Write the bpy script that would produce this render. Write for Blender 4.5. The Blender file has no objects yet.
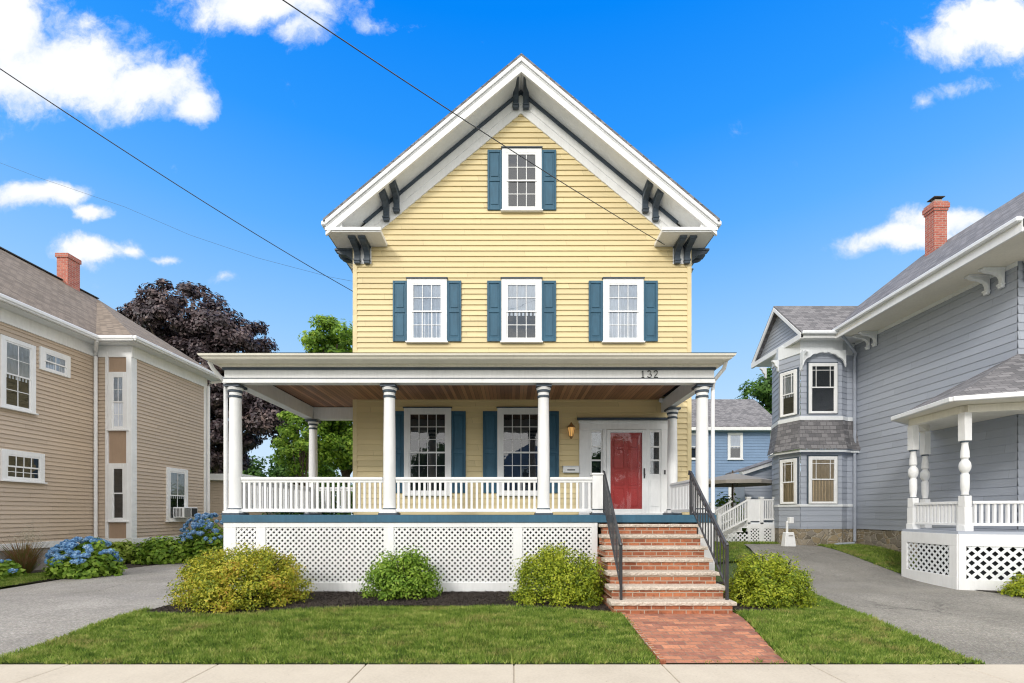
import bpy, math, random
import numpy as np
from mathutils import Vector, Matrix
random.seed(7); rng = np.random.default_rng(11)
S = bpy.context.scene; C = S.collection
R = math.radians
# ------------------------------------------------------------------ camera
F = 455.0; CZ = 1.58; HY = 514.0
cam = bpy.data.objects.new('camera', bpy.data.cameras.new('camera')); C.objects.link(cam)
cam.location = (0, 0, CZ); cam.rotation_euler = (R(90), 0, 0)
cam.data.sensor_width = 36; cam.data.lens = 36*F/1024
cam.data.shift_y = (HY-341.5)/1024; cam.data.clip_end = 2000; cam.data.clip_start = .05
S.camera = cam
S.view_settings.view_transform = 'Standard'; S.view_settings.look = 'None'
S.cycles.pixel_filter_type = 'BLACKMAN_HARRIS'; S.cycles.filter_width = 1.15
S.view_settings.gamma = 1; S.view_settings.exposure = 0.27
# ------------------------------------------------------------------ node helper
class N:
    def __init__(s, nt): s.nt = nt; s.nt.nodes.clear()
    def n(s, t, **k):
        o = s.nt.nodes.new(t)
        for a, b in k.items():
            if a == 'ins':
                for i, v in b.items():
                    if hasattr(v, 'is_output') or isinstance(v, bpy.types.NodeSocket): s.nt.links.new(v, o.inputs[i])
                    else: o.inputs[i].default_value = v
            else: setattr(o, a, b)
        return o
    def math(s, op, a, b=0.0, c=None, clamp=False):
        ins = {0: a, 1: b}
        if c is not None: ins[2] = c
        return s.n('ShaderNodeMath', operation=op, use_clamp=clamp, ins=ins).outputs[0]
    def vec(s, op, a, b=(0, 0, 0)):
        o = s.n('ShaderNodeVectorMath', operation=op, ins={0: a, 1: b}); return o.outputs[1] if op in ('LENGTH', 'DOT_PRODUCT') else o.outputs[0]
    def mix(s, f, a, b, bt='MIX'):
        o = s.n('ShaderNodeMix', data_type='RGBA', blend_type=bt, clamp_factor=True)
        for i, v in ((0, f), (6, a), (7, b)):
            if isinstance(v, bpy.types.NodeSocket): s.nt.links.new(v, o.inputs[i])
            else: o.inputs[i].default_value = v if i == 0 else (tuple(v)+(1,))[:4]
        return o.outputs[2]
    def ramp(s, f, pts):
        o = s.n('ShaderNodeValToRGB', ins={0: f}); e = o.color_ramp.elements
        while len(e) < len(pts): e.new(.5)
        for k, (p, c) in zip(e, pts): k.position = p; k.color = (tuple(c)+(1,))[:4] if hasattr(c, '__len__') else (c, c, c, 1)
        return o.outputs[0]
    def noise(s, vec, sc, det=4, rough=.55):
        return s.n('ShaderNodeTexNoise', ins={'Vector': vec, 'Scale': sc, 'Detail': det, 'Roughness': rough}).outputs[0]
    def sstep(s, v, a, b):
        return s.n('ShaderNodeMapRange', interpolation_type='SMOOTHSTEP', ins={0: v, 1: a, 2: b, 3: 0., 4: 1.}).outputs[0]
# ------------------------------------------------------------------ world
SUN_EL, SUN_AZ = 28.0, 28.0       # azimuth: degrees to the left of straight behind the camera
W = bpy.data.worlds.new('World'); S.world = W; W.use_nodes = True
w = N(W.node_tree)
gen = w.n('ShaderNodeTexCoord').outputs['Generated']
sky = w.n('ShaderNodeTexSky', sky_type='NISHITA', sun_disc=False, sun_elevation=R(SUN_EL), sun_rotation=R(180+SUN_AZ), air_density=1.0, dust_density=.3, ozone_density=3.0).outputs[0]
sx = w.n('ShaderNodeSeparateXYZ', ins={0: gen})
X_, Y_, Z_ = sx.outputs
hsv = w.n('ShaderNodeHueSaturation', ins={'Saturation': 1.25, 'Value': .115, 'Color': sky}).outputs[0]
grad = w.ramp(w.math('MAXIMUM', Z_, 0.0), [(0, (.80, .93, 1.05)), (.17, (.60, .83, 1.07)), (.34, (.35, .67, 1.09)), (.50, (.125, .48, 1.10)), (.62, (.03, .355, 1.10)), (.74, (.0, .27, 1.06)), (1, (.002, .2, .85))])
skyc = w.mix(.93, hsv, grad)
yy = w.math('MAXIMUM', Y_, .08)
u = w.math('DIVIDE', X_, yy); v = w.math('DIVIDE', Z_, yy)
uv = w.n('ShaderNodeCombineXYZ', ins={0: u, 1: v, 2: 0.}).outputs[0]
nz = w.n('ShaderNodeTexNoise', ins={'Vector': uv, 'Scale': 3.2, 'Detail': 9, 'Roughness': .58}).outputs
wrp = w.n('ShaderNodeTexNoise', ins={'Vector': uv, 'Scale': 2.6, 'Detail': 6, 'Roughness': .6}).outputs[1]
uvw = w.vec('ADD', uv, w.vec('SCALE', w.vec('SUBTRACT', wrp, (.5, .5, .5))))
uvw.node.inputs[1].links[0].from_node.inputs[3].default_value = .17
CL = [(55, 62, 100, 40, 1), (140, 84, 62, 28, 1), (5, 25, 50, 50, 1), (188, 106, 26, 17, .9), (85, 14, 30, 14, .55), (262, 0, 80, 24, 1), (305, 26, 36, 18, .75), (372, 18, 36, 12, .5),
      (32, 197, 48, 15, .95), (75, 192, 22, 10, .9), (104, 213, 19, 9, .9), (100, 257, 40, 14, .95), (135, 261, 18, 8, .8), (170, 264, 20, 5, .6), (222, 283, 14, 8, .5), (1000, 25, 60, 32, 1.1), (945, 48, 42, 22, .8),
      (962, 93, 38, 11, .55), (914, 106, 10, 10, .5), (905, 240, 58, 15, .95), (935, 224, 38, 15, .95), (742, 125, 14, 16, .35), (290, 205, 18, 8, .3), (-120, 120, 90, 60, 1), (1160, 60, 110, 40, 1), (480, -90, 180, 40, 1)]
dens = None
for (cx, cy, hw, hh, a) in CL:
    d = w.vec('SUBTRACT', uvw, ((cx-512)/F, (HY-cy)/F, 0))
    d = w.vec('MULTIPLY', d, (F/hw/1.25, F/hh/1.25, 0))
    l = w.vec('LENGTH', d)
    m = w.n('ShaderNodeMapRange', ins={0: l, 1: 0., 2: 1.5, 3: float(a), 4: 0.}).outputs[0]
    dens = m if dens is None else w.math('SMOOTH_MAX', dens, m, .12)
fine = w.noise(uvw, 9., 10, .66)
dn = w.math('ADD', dens, w.math('MULTIPLY', w.math('SUBTRACT', fine, .5), 1.15))
alpha = w.sstep(dn, .26, .66)
core = w.sstep(w.math('ADD', dn, w.math('MULTIPLY', w.math('SUBTRACT', w.noise(uv, 5., 6), .5), .8)), .35, .85)
ccol = w.mix(core, (.74, .86, 1.02), (1.12, 1.12, 1.13))
front = w.sstep(Y_, .08, .2)
alpha = w.math('MULTIPLY', w.math('MULTIPLY', alpha, front), .97)
# unseen bright cloud added behind, beside and above the camera as soft fill light
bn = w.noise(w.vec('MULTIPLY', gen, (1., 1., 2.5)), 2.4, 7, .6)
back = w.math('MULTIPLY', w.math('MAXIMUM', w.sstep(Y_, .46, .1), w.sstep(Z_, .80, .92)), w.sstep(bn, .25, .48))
fillcol = w.mix(w.noise(gen, 3.5, 5), (1.65, 1.62, 1.58), (2.35, 2.27, 2.15))
c1 = w.mix(alpha, skyc, ccol); c2 = w.mix(back, c1, fillcol)
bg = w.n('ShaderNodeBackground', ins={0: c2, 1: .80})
w.n('ShaderNodeOutputWorld', ins={0: bg.outputs[0]})
# ------------------------------------------------------------------ sun (veiled, soft)
sl = bpy.data.lights.new('sun', 'SUN'); sl.energy = 1.35; sl.angle = R(10); sl.color = (1, .95, .87)
so = bpy.data.objects.new('sun', sl); C.objects.link(so)
dv = Vector((-math.sin(R(SUN_AZ))*math.cos(R(SUN_EL)), -math.cos(R(SUN_AZ))*math.cos(R(SUN_EL)), math.sin(R(SUN_EL))))
so.rotation_euler = dv.to_track_quat('Z', 'Y').to_euler(); so.location = dv*40
# ------------------------------------------------------------------ materials
def newmat(name):
    m = bpy.data.materials.new(name); m.use_nodes = True; return m, N(m.node_tree)
def finish(t, col, rough=.6, bump=None, bs=.3, bd=.01, **kw):
    ins = {'Base Color': col if isinstance(col, bpy.types.NodeSocket) else (tuple(col)+(1,))[:4], 'Roughness': rough}
    ins.update(kw)
    if bump is not None:
        ins['Normal'] = t.n('ShaderNodeBump', ins={'Strength': bs, 'Distance': bd, 'Height': bump}).outputs[0]
    p = t.n('ShaderNodeBsdfPrincipled', ins=ins)
    t.n('ShaderNodeOutputMaterial', ins={0: p.outputs[0]}); return p
def coords(t, kind='Object'): return t.n('ShaderNodeTexCoord').outputs[kind]
def geo(t): return t.n('ShaderNodeNewGeometry').outputs['Position']
def paint(name, c, rough=.5, var=.12, stain=0.0):
    m, t = newmat(name); g = geo(t)
    n1 = t.noise(g, 1.7, 5, .6); n2 = t.noise(t.vec('MULTIPLY', g, (14, 14, 2.5)), 1.6, 4)
    f = t.math('ADD', t.math('MULTIPLY', n1, .6), t.math('MULTIPLY', n2, .4))
    lo = tuple(x*(1-var*1.6) for x in c); hi = tuple(min(1, x*(1+var)) for x in c)
    col = t.mix(t.sstep(f, .3, .7), lo, hi)
    if stain: col = t.mix(t.math('MULTIPLY', t.sstep(t.noise(t.vec('MULTIPLY', g, (5, 5, .7)), 2.2, 6, .7), .55, .8), stain), col, tuple(x*.55 for x in c))
    finish(t, col, rough, t.noise(g, 60, 3), .12, .004); return m
def clap(name, c, pitch, zr, rough=.55):
    m, t = newmat(name); g = geo(t); q = t.n('ShaderNodeSeparateXYZ', ins={0: g}).outputs
    row = t.math('FLOOR', t.math('DIVIDE', t.math('SUBTRACT', q[2], zr), pitch))
    al = t.math('ADD', t.math('ADD', q[0], q[1]), t.math('MULTIPLY', t.math('FRACT', t.math('MULTIPLY', row, .377)), 4.))
    seg = t.math('FLOOR', t.math('DIVIDE', al, 3.4)); fr = t.math('FRACT', t.math('DIVIDE', al, 3.4))
    rn = t.n('ShaderNodeTexWhiteNoise', noise_dimensions='2D', ins={'Vector': t.n('ShaderNodeCombineXYZ', ins={0: row, 1: seg}).outputs[0]}).outputs[0]
    n1 = t.noise(g, 1.3, 5, .65); n2 = t.noise(t.vec('MULTIPLY', g, (3, 3, 24)), 1.3, 5, .7)
    f = t.math('ADD', t.math('MULTIPLY', rn, .40), t.math('ADD', t.math('MULTIPLY', n1, .3), t.math('MULTIPLY', n2, .3)))
    col = t.mix(t.sstep(f, .2, .8), tuple(x*.92 for x in c), tuple(min(1, x*1.05) for x in c))
    j = t.math('LESS_THAN', fr, .0016); col = t.mix(t.math('MULTIPLY', j, .6), col, tuple(x*.35 for x in c))
    st = t.math('MULTIPLY', t.sstep(t.noise(t.vec('MULTIPLY', g, (4, 4, .5)), 2.4, 6, .7), .56, .8), .22)
    col = t.mix(st, col, tuple(x*.6 for x in c))
    finish(t, col, rough, t.math('ADD', t.noise(t.vec('MULTIPLY', g, (1, 1, 6)), 30, 3), t.math('MULTIPLY', j, -2.)), .2, .004); return m
def shingle(name, c1, c2, sx=.32, sy=.14):
    m, t = newmat(name); uvc = coords(t, 'UV')
    b = t.n('ShaderNodeTexBrick', offset=.5, ins={'Vector': uvc, 'Color1': (0, 0, 0, 1), 'Color2': (1, 1, 1, 1), 'Mortar': (.5, .5, .5, 1), 'Scale': 1., 'Mortar Size': .006, 'Brick Width': sx, 'Row Height': sy})
    rnd = b.outputs[0]; g = geo(t)
    f = t.math('ADD', t.math('MULTIPLY', rnd, .42), t.math('MULTIPLY', t.noise(g, 14, 7, .8), .58))
    col = t.mix(t.sstep(f, .3, .68), c1, c2)
    col = t.mix(b.outputs[1], col, tuple(x*.35 for x in c1))
    col = t.mix(t.math('MULTIPLY', t.noise(g, 240, 2), .35), col, tuple(x*1.7 for x in c2))
    sv = t.n('ShaderNodeSeparateXYZ', ins={0: uvc}).outputs[1]
    saw = t.math('FRACT', t.math('DIVIDE', sv, sy))
    hgt = t.math('SUBTRACT', t.math('MULTIPLY', rnd, .3), saw)
    finish(t, col, .9, hgt, .7, .012); return m
def brickmat(name, c1, c2, mortar, bw=.2, rh=.068, ms=.008, rough=.85):
    m, t = newmat(name); uvc = coords(t, 'UV')
    wv = t.vec('ADD', uvc, t.vec('SCALE', t.vec('SUBTRACT', t.n('ShaderNodeTexNoise', ins={'Vector': uvc, 'Scale': 9., 'Detail': 3}).outputs[1], (.5, .5, .5))))
    wv.node.inputs[1].links[0].from_node.inputs[3].default_value = .008
    b = t.n('ShaderNodeTexBrick', offset=.5, ins={'Vector': wv, 'Color1': (0, 0, 0, 1), 'Color2': (1, 1, 1, 1), 'Mortar': (.5, .5, .5, 1), 'Scale': 1., 'Mortar Size': ms, 'Mortar Smooth': .3, 'Brick Width': bw, 'Row Height': rh})
    g = geo(t)
    col = t.mix(b.outputs[0], c1, c2)
    col = t.mix(t.sstep(t.noise(g, 22, 6, .7), .45, .8), col, tuple(x*.5 for x in c1))
    col = t.mix(t.math('MULTIPLY', t.sstep(t.noise(g, 5, 5, .7), .5, .75), .35), col, tuple(min(1, x*1.5+.05) for x in c2))
    col = t.mix(b.outputs[1], col, mortar)
    h = t.math('ADD', t.math('MULTIPLY', b.outputs[1], -1.), t.math('MULTIPLY', t.noise(g, 90, 4), .5))
    finish(t, col, rough, h, .6, .006); return m
def stonemat(name, cols, scale, mortar):
    m, t = newmat(name); g = t.vec('MULTIPLY', geo(t), (1, 1, 1.35))
    g2 = t.vec('ADD', g, t.vec('SCALE', t.n('ShaderNodeTexNoise', ins={'Vector': g, 'Scale': 4., 'Detail': 4}).outputs[1]))
    g2.node.inputs[1].links[0].from_node.inputs[3].default_value = .25
    vo = t.n('ShaderNodeTexVoronoi', ins={'Vector': g2, 'Scale': scale}); ed = t.n('ShaderNodeTexVoronoi', feature='DISTANCE_TO_EDGE', ins={'Vector': g2, 'Scale': scale})
    rr = t.n('ShaderNodeSeparateColor', ins={0: vo.outputs['Color']}).outputs[0]
    col = t.ramp(rr, [(i/(len(cols)-1), c) for i, c in enumerate(cols)])
    col = t.mix(t.math('MULTIPLY', t.noise(g, 18, 6, .7), .6), col, tuple(x*.4 for x in cols[0]))
    e = t.sstep(ed.outputs['Distance'], .02, .09)
    col = t.mix(e, mortar, col)
    finish(t, col, .9, t.math('ADD', e, t.math('MULTIPLY', t.noise(g, 30, 5), .4)), .8, .03); return m
def leafmat(name, cols, trans=.35, patch=2.2, rough=.55):
    m, t = newmat(name); gi = t.n('ShaderNodeNewGeometry')
    f = t.math('ADD', t.math('MULTIPLY', gi.outputs['Random Per Island'], .62), t.math('MULTIPLY', t.sstep(t.noise(gi.outputs['Position'], patch, 3), .3, .7), .38))
    col = t.ramp(f, [(i/(len(cols)-1), c) for i, c in enumerate(cols)])
    p = t.n('ShaderNodeBsdfPrincipled', ins={'Base Color': col, 'Roughness': rough, 'Specular IOR Level': .35})
    tr = t.n('ShaderNodeBsdfTranslucent', ins={0: col})
    mx = t.n('ShaderNodeMixShader', ins={0: trans, 1: p.outputs[0], 2: tr.outputs[0]})
    t.n('ShaderNodeOutputMaterial', ins={0: mx.outputs[0]}); return m
def glassmat(name, tint, gl, base=.08):
    m, t = newmat(name)
    fr = t.n('ShaderNodeFresnel', ins={0: 1.5}).outputs[0]
    f = t.math('ADD', t.math('MULTIPLY', fr, gl), base, clamp=True)
    bmp = t.n('ShaderNodeBump', ins={'Strength': .25, 'Distance': .01, 'Height': t.noise(geo(t), 2.2, 2)}).outputs[0]
    gs = t.n('ShaderNodeBsdfGlossy', ins={0: (.95, .97, 1, 1), 'Roughness': .015, 'Normal': bmp})
    tp = t.n('ShaderNodeBsdfTransparent', ins={0: tint+(1,)})
    mx = t.n('ShaderNodeMixShader', ins={0: f, 1: tp.outputs[0], 2: gs.outputs[0]})
    t.n('ShaderNodeOutputMaterial', ins={0: mx.outputs[0]}); return m
M = {}
M['white'] = paint('white_trim_paint', (.80, .81, .82), .45, .05, .12)
M['white2'] = paint('cool_white_trim_paint', (.76, .79, .82), .5, .05, .1)
M['cream'] = paint('cream_gutter_paint', (.80, .77, .68), .45, .05)
M['yellow'] = clap('yellow_clapboard_paint', (.71, .59, .335), .128, .03)
M['blue'] = paint('dusty_blue_paint', (.030, .110, .180), .6, .12)
M['dark'] = paint('dark_slate_blue_paint', (.050, .072, .10), .5, .15)
M['tan'] = clap('tan_clapboard_paint', (.53, .432, .338), .105, 0.)
M['tan2'] = paint('tan_panel_paint', (.38, .27, .19), .55, .06)
M['gray'] = clap('blue_grey_clapboard_paint', (.37, .405, .475), .18, 0., .6)
M['skyblue'] = paint('light_blue_clapboard_paint', (.19, .29, .45), .6, .06)
M['roofd'] = shingle('grey_roof_shingle', (.075, .075, .082), (.20, .195, .205), .19, .12)
M['roofb'] = shingle('brown_grey_roof_shingle', (.12, .095, .072), (.235, .19, .15), .19, .12)
M['roofe'] = paint('dark_roof_edge', (.06, .06, .065), .8)
M['brick'] = brickmat('red_step_brick', (.25, .075, .036), (.46, .165, .075), (.40, .33, .26))
M['paver'] = brickmat('red_paver_brick', (.24, .095, .07), (.56, .235, .13), (.22, .16, .12), .205, .1, .006)
M['chim'] = brickmat('chimney_brick', (.40, .10, .07), (.50, .16, .11), (.42, .32, .28))
M['stone'] = stonemat('fieldstone_foundation', [(.17, .15, .12), (.42, .33, .20), (.26, .24, .22), (.48, .41, .31)], 4.2, (.38, .34, .28))
M['iron'] = paint('black_iron', (.035, .038, .045), .4, .2)
M['brass'] = paint('aged_brass', (.30, .17, .06), .35, .2)
M['dig'] = paint('dark_number_metal', (.04, .04, .045), .4, .1)
M['umb'] = paint('beige_umbrella_canvas', (.30, .28, .255), .8, .06)
M['bark'] = paint('brown_bark', (.10, .075, .055), .9, .3)
M['twig'] = paint('dark_twig', (.035, .026, .018), .95, .3)
M['foundation'] = paint('grey_parged_foundation', (.33, .31, .29), .9, .15, .4)
M['curtain'] = paint('white_sheer_curtain', (.62, .66, .74), .8, .1)
M['tancurtain'] = paint('tan_window_blind', (.50, .38, .24), .8, .1)
M['unlit'] = paint('dark_room_and_underporch', (.018, .022, .028), .9, .3)  # near-black: dark of unlit rooms and under-porch shade, put into the colour
M['unlit2'] = paint('dim_room_interior', (.10, .075, .06), .9, .3)
M['glass'] = glassmat('window_glass', (.82, .86, .88), .9, .07)
M['glassd'] = glassmat('storm_door_glass', (.97, .95, .95), .28, .01)
M['red'] = paint('red_door_paint', (.43, .05, .048), .35, .08)
def _g():
    m, t = newmat('granite_tread'); g = geo(t)
    f = t.noise(g, 28, 8, .75)
    col = t.ramp(f, [(.22, (.22, .18, .15)), (.42, (.48, .41, .34)), (.6, (.66, .58, .50)), (.8, (.78, .72, .64))])
    finish(t, col, .85, t.math('ADD', t.noise(g, 16, 6, .7), t.noise(g, 70, 4)), .8, .02); return m
M['granite'] = _g()
def _amb():
    m, t = newmat('amber_lamp_glass')
    finish(t, (.75, .42, .12), .25, **{'Emission Color': (1, .55, .18, 1), 'Emission Strength': .35}); return m
M['amber'] = _amb()
def _ceil():
    m, t = newmat('varnished_wood_ceiling'); g = geo(t)
    sxn = t.n('ShaderNodeSeparateXYZ', ins={0: g}).outputs
    pid = t.math('FLOOR', t.math('DIVIDE', sxn[0], .085)); fr = t.math('FRACT', t.math('DIVIDE', sxn[0], .085))
    r = t.n('ShaderNodeTexWhiteNoise', noise_dimensions='1D', ins={'W': pid}).outputs[0]
    gr = t.noise(t.vec('MULTIPLY', g, (30, 2.2, 1)), 1.5, 6, .65)
    f = t.math('ADD', t.math('MULTIPLY', r, .5), t.math('MULTIPLY', gr, .5))
    col = t.ramp(f, [(.2, (.17, .065, .032)), (.5, (.36, .16, .08)), (.8, (.56, .28, .14))])
    gap = t.sstep(t.math('ABSOLUTE', t.math('SUBTRACT', fr, .5)), .44, .49)
    col = t.mix(gap, col, (.02, .01, .006))
    finish(t, col, .35, t.math('MULTIPLY', gap, -1.), .5, .006); return m
M['ceil'] = _ceil()
def _conc():
    m, t = newmat('pale_concrete'); g = geo(t)
    f = t.math('ADD', t.math('MULTIPLY', t.noise(g, 1.4, 6, .65), .5), t.math('MULTIPLY', t.noise(g, 35, 6, .7), .5))
    col = t.ramp(f, [(.25, (.40, .355, .29)), (.5, (.53, .475, .395)), (.75, (.62, .56, .47))])
    sp = t.n('ShaderNodeTexVoronoi', ins={'Vector': g, 'Scale': 9.}).outputs['Distance']
    col = t.mix(t.math('MULTIPLY', t.sstep(sp, .07, .03), .6), col, (.22, .17, .13))
    finish(t, col, .9, t.noise(g, 180, 4), .35, .003); return m
M['conc'] = _conc()
def _asph(name, base, seed):
    m, t = newmat(name); g = t.vec('ADD', geo(t), (seed, seed, 0))
    n1 = t.noise(g, .9, 6, .65); n2 = t.noise(g, 34, 8, .97)
    f = t.math('ADD', t.math('MULTIPLY', n1, .16), t.math('MULTIPLY', n2, .84))
    col = t.ramp(f, [(.37, tuple(x*.3 for x in base)), (.5, base), (.61, tuple(min(.8, x*2.1) for x in base))])
    vw = t.vec('ADD', g, t.vec('SCALE', t.n('ShaderNodeTexNoise', ins={'Vector': g, 'Scale': 2.5, 'Detail': 6, 'Roughness': .7}).outputs[1]))
    vw.node.inputs[1].links[0].from_node.inputs[3].default_value = .5
    ed = t.n('ShaderNodeTexVoronoi', feature='DISTANCE_TO_EDGE', ins={'Vector': vw, 'Scale': .42}).outputs['Distance']
    ck = t.math('MULTIPLY', t.math('MULTIPLY', t.sstep(ed, .008, .002), t.sstep(t.noise(g, .8, 3), .5, .65)), .6)
    col = t.mix(ck, col, tuple(x*.3 for x in base))
    vs = t.n('ShaderNodeTexVoronoi', ins={'Vector': g, 'Scale': 70.})
    col = t.mix(t.math('MULTIPLY', t.sstep(vs.outputs['Distance'], .35, .1), .5), col, vs.outputs['Color'], 'SOFT_LIGHT')
    finish(t, col, .9, t.math('ADD', n2, t.math('MULTIPLY', ck, -1.5)), .8, .006); return m
M['asph'] = _asph('worn_asphalt', (.205, .195, .175), 0)
M['asph2'] = _asph('pale_gravelly_asphalt', (.275, .262, .245), 31)
def _soil(name, cols, sc, bd=.03):
    m, t = newmat(name); g = geo(t)
    f = t.math('ADD', t.math('MULTIPLY', t.noise(g, sc, 8, .75), .7), t.math('MULTIPLY', t.noise(g, 2, 4), .3))
    finish(t, t.ramp(f, [(.3+.13*i, c) for i, c in enumerate(cols)]), .95, t.noise(g, sc, 8, .8), 1., bd); return m
M['mulch'] = _soil('dark_bark_mulch', [(.012, .010, .009), (.035, .027, .023), (.075, .058, .048), (.14, .11, .09)], 45)
M['turf'] = _soil('turf_soil', [(.035, .055, .012), (.06, .10, .02), (.09, .13, .035), (.15, .16, .06)], 30)
def _grass():
    m, t = newmat('lawn_grass_blades'); gi = t.n('ShaderNodeNewGeometry'); g = gi.outputs['Position']
    st = t.noise(t.vec('MULTIPLY', g, (1.5, 5.5, 1)), 2.4, 7, .72)
    f = t.math('ADD', t.math('MULTIPLY', gi.outputs['Random Per Island'], .30), t.math('MULTIPLY', t.sstep(st, .3, .7), .5))
    col = t.ramp(f, [(.10, (.055, .105, .016)), (.30, (.13, .225, .03)), (.48, (.26, .36, .06)), (.72, (.50, .51, .17))])
    dry = t.sstep(t.noise(t.vec('ADD', t.vec('MULTIPLY', g, (1, 1.6, 0)), (3.1, .4, 0)), 1.25, 6, .7), .50, .68)
    dry = t.math('MULTIPLY', dry, t.sstep(gi.outputs['Random Per Island'], .1, .5))
    col = t.mix(t.math('MULTIPLY', dry, .75), col, (.40, .31, .13))
    p = t.n('ShaderNodeBsdfPrincipled', ins={'Base Color': col, 'Roughness': .6, 'Specular IOR Level': .25})
    tr = t.n('ShaderNodeBsdfTranslucent', ins={0: col})
    mx = t.n('ShaderNodeMixShader', ins={0: .3, 1: p.outputs[0], 2: tr.outputs[0]})
    t.n('ShaderNodeOutputMaterial', ins={0: mx.outputs[0]}); return m
M['grass'] = _grass()
M['l_gold'] = leafmat('golden_green_leaves', [(.06, .11, .012), (.19, .25, .020), (.40, .42, .035), (.58, .52, .06), (.50, .27, .06)], .35, 3.)
M['l_gold2'] = leafmat('yellow_green_leaves', [(.06, .12, .012), (.21, .29, .020), (.42, .48, .035), (.60, .61, .07)], .35, 3.)
M['l_green'] = leafmat('fresh_green_leaves', [(.06, .13, .014), (.15, .28, .025), (.28, .43, .05), (.42, .54, .10)], .35, 3.)
M['l_mid'] = leafmat('mid_green_leaves', [(.03, .08, .012), (.06, .15, .02), (.12, .25, .035)], .35, 3.)
M['l_lime'] = leafmat('lime_green_leaves', [(.14, .22, .03), (.26, .36, .05), (.38, .46, .09)], .35, 3.)
M['l_tree'] = leafmat('bright_tree_leaves', [(.05, .11, .015), (.12, .24, .025), (.26, .42, .04), (.46, .58, .09)], .4, .5)
M['l_tree2'] = leafmat('deep_green_tree_leaves', [(.02, .055, .012), (.045, .12, .018), (.09, .20, .03), (.17, .30, .05)], .35, .5)
M['l_purple'] = leafmat('dark_purple_leaves', [(.020, .015, .021), (.045, .032, .040), (.10, .070, .075), (.25, .18, .165)], .15, .6, .4)
M['straw'] = leafmat('dry_reddish_blades', [(.10, .13, .03), (.20, .20, .06), (.28, .14, .07), (.36, .30, .16)], .3)
M['petal'] = leafmat('blue_hydrangea_petals', [(.10, .25, .50), (.18, .40, .68), (.34, .56, .80), (.62, .74, .88)], .3, 7.)
M['plume'] = leafmat('pale_plume', [(.5, .46, .36), (.66, .62, .5)], .4)
# ------------------------------------------------------------------ geometry helpers
WO = {}
class G:
    def __init__(s): s.v = []; s.f = []; s.m = []; s.c = 0; s.T = None
    def add(s, vs, fs):
        b = len(s.v)
        if s.T is not None: vs = [tuple(s.T @ Vector(p)) for p in vs]
        s.v += [tuple(p) for p in vs]; s.f += [tuple(b+i for i in q) for q in fs]; s.m += [s.c]*len(fs); return s
    def mat(s, i): s.c = i; return s
    def box(s, x0, x1, y0, y1, z0, z1):
        x0, x1 = sorted((x0, x1)); y0, y1 = sorted((y0, y1)); z0, z1 = sorted((z0, z1))
        return s.add([(x0, y0, z0), (x1, y0, z0), (x1, y1, z0), (x0, y1, z0), (x0, y0, z1), (x1, y0, z1), (x1, y1, z1), (x0, y1, z1)],
                     [(0, 3, 2, 1), (4, 5, 6, 7), (0, 1, 5, 4), (1, 2, 6, 5), (2, 3, 7, 6), (3, 0, 4, 7)])
    def hexa(s, a, b):   # two quads (lists of 4 points), b above/behind a
        return s.add(list(a)+list(b), [(0, 3, 2, 1), (4, 5, 6, 7), (0, 1, 5, 4), (1, 2, 6, 5), (2, 3, 7, 6), (3, 0, 4, 7)])
    def poly(s, pts): return s.add(pts, [tuple(range(len(pts)))])
    def extr(s, pts, d):  # polygon extruded by vector d
        n = len(pts); d = Vector(d); q = [Vector(p) for p in pts]
        return s.add(q+[p+d for p in q], [tuple(range(n))[::-1], tuple(range(n, 2*n))]+[(i, (i+1) % n, n+(i+1) % n, n+i) for i in range(n)])
    def bar(s, a, b, w, h, up=(0, 0, 1)):   # rectangular bar from a to b; w sideways, h along up
        a = Vector(a); b = Vector(b); d = (b-a).normalized(); up = Vector(up)
        sd = d.cross(up).normalized(); uu = sd.cross(d).normalized()
        q = [(-w/2, -h/2), (w/2, -h/2), (w/2, h/2), (-w/2, h/2)]
        A = [a+sd*x+uu*y for x, y in q]; B = [b+sd*x+uu*y for x, y in q]
        return s.hexa(A, B)
    def tube(s, pts, r, n=8, caps=True):
        pts = [Vector(p) for p in pts]; rs = r if hasattr(r, '__len__') else [r]*len(pts); vs = []; fs = []
        for i, p in enumerate(pts):
            d = (pts[min(i+1, len(pts)-1)]-pts[max(i-1, 0)]).normalized()
            a = Vector((0, 0, 1)) if abs(d.z) < .9 else Vector((1, 0, 0))
            s1 = d.cross(a).normalized(); s2 = d.cross(s1)
            for k in range(n):
                t = 2*math.pi*k/n; vs.append(p+(s1*math.cos(t)+s2*math.sin(t))*rs[i])
        for i in range(len(pts)-1):
            for k in range(n): fs.append((i*n+k, i*n+(k+1) % n, (i+1)*n+(k+1) % n, (i+1)*n+k))
        if caps: fs += [tuple(range(n))[::-1], tuple(range((len(pts)-1)*n, len(pts)*n))]
        return s.add(vs, fs)
    def lathe(s, c, prof, n=24):   # prof: (r, z, mat) upward
        x, y, z0 = c; vs = []; b = len(s.v)
        for r, z, *_ in prof:
            for k in range(n): t = 2*math.pi*k/n; vs.append((x+r*math.cos(t), y+r*math.sin(t), z0+z))
        fs = []; ms = []
        for i in range(len(prof)-1):
            for k in range(n): fs.append((i*n+k, i*n+(k+1) % n, (i+1)*n+(k+1) % n, (i+1)*n+k)); ms.append(prof[i][2] if len(prof[i]) > 2 else s.c)
        fs += [tuple(range(n))[::-1], tuple(range((len(prof)-1)*n, len(prof)*n))]; ms += [ms[0], ms[-1]]
        k0 = len(s.m); s.add(vs, fs); s.m[k0:] = ms; return s
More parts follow.
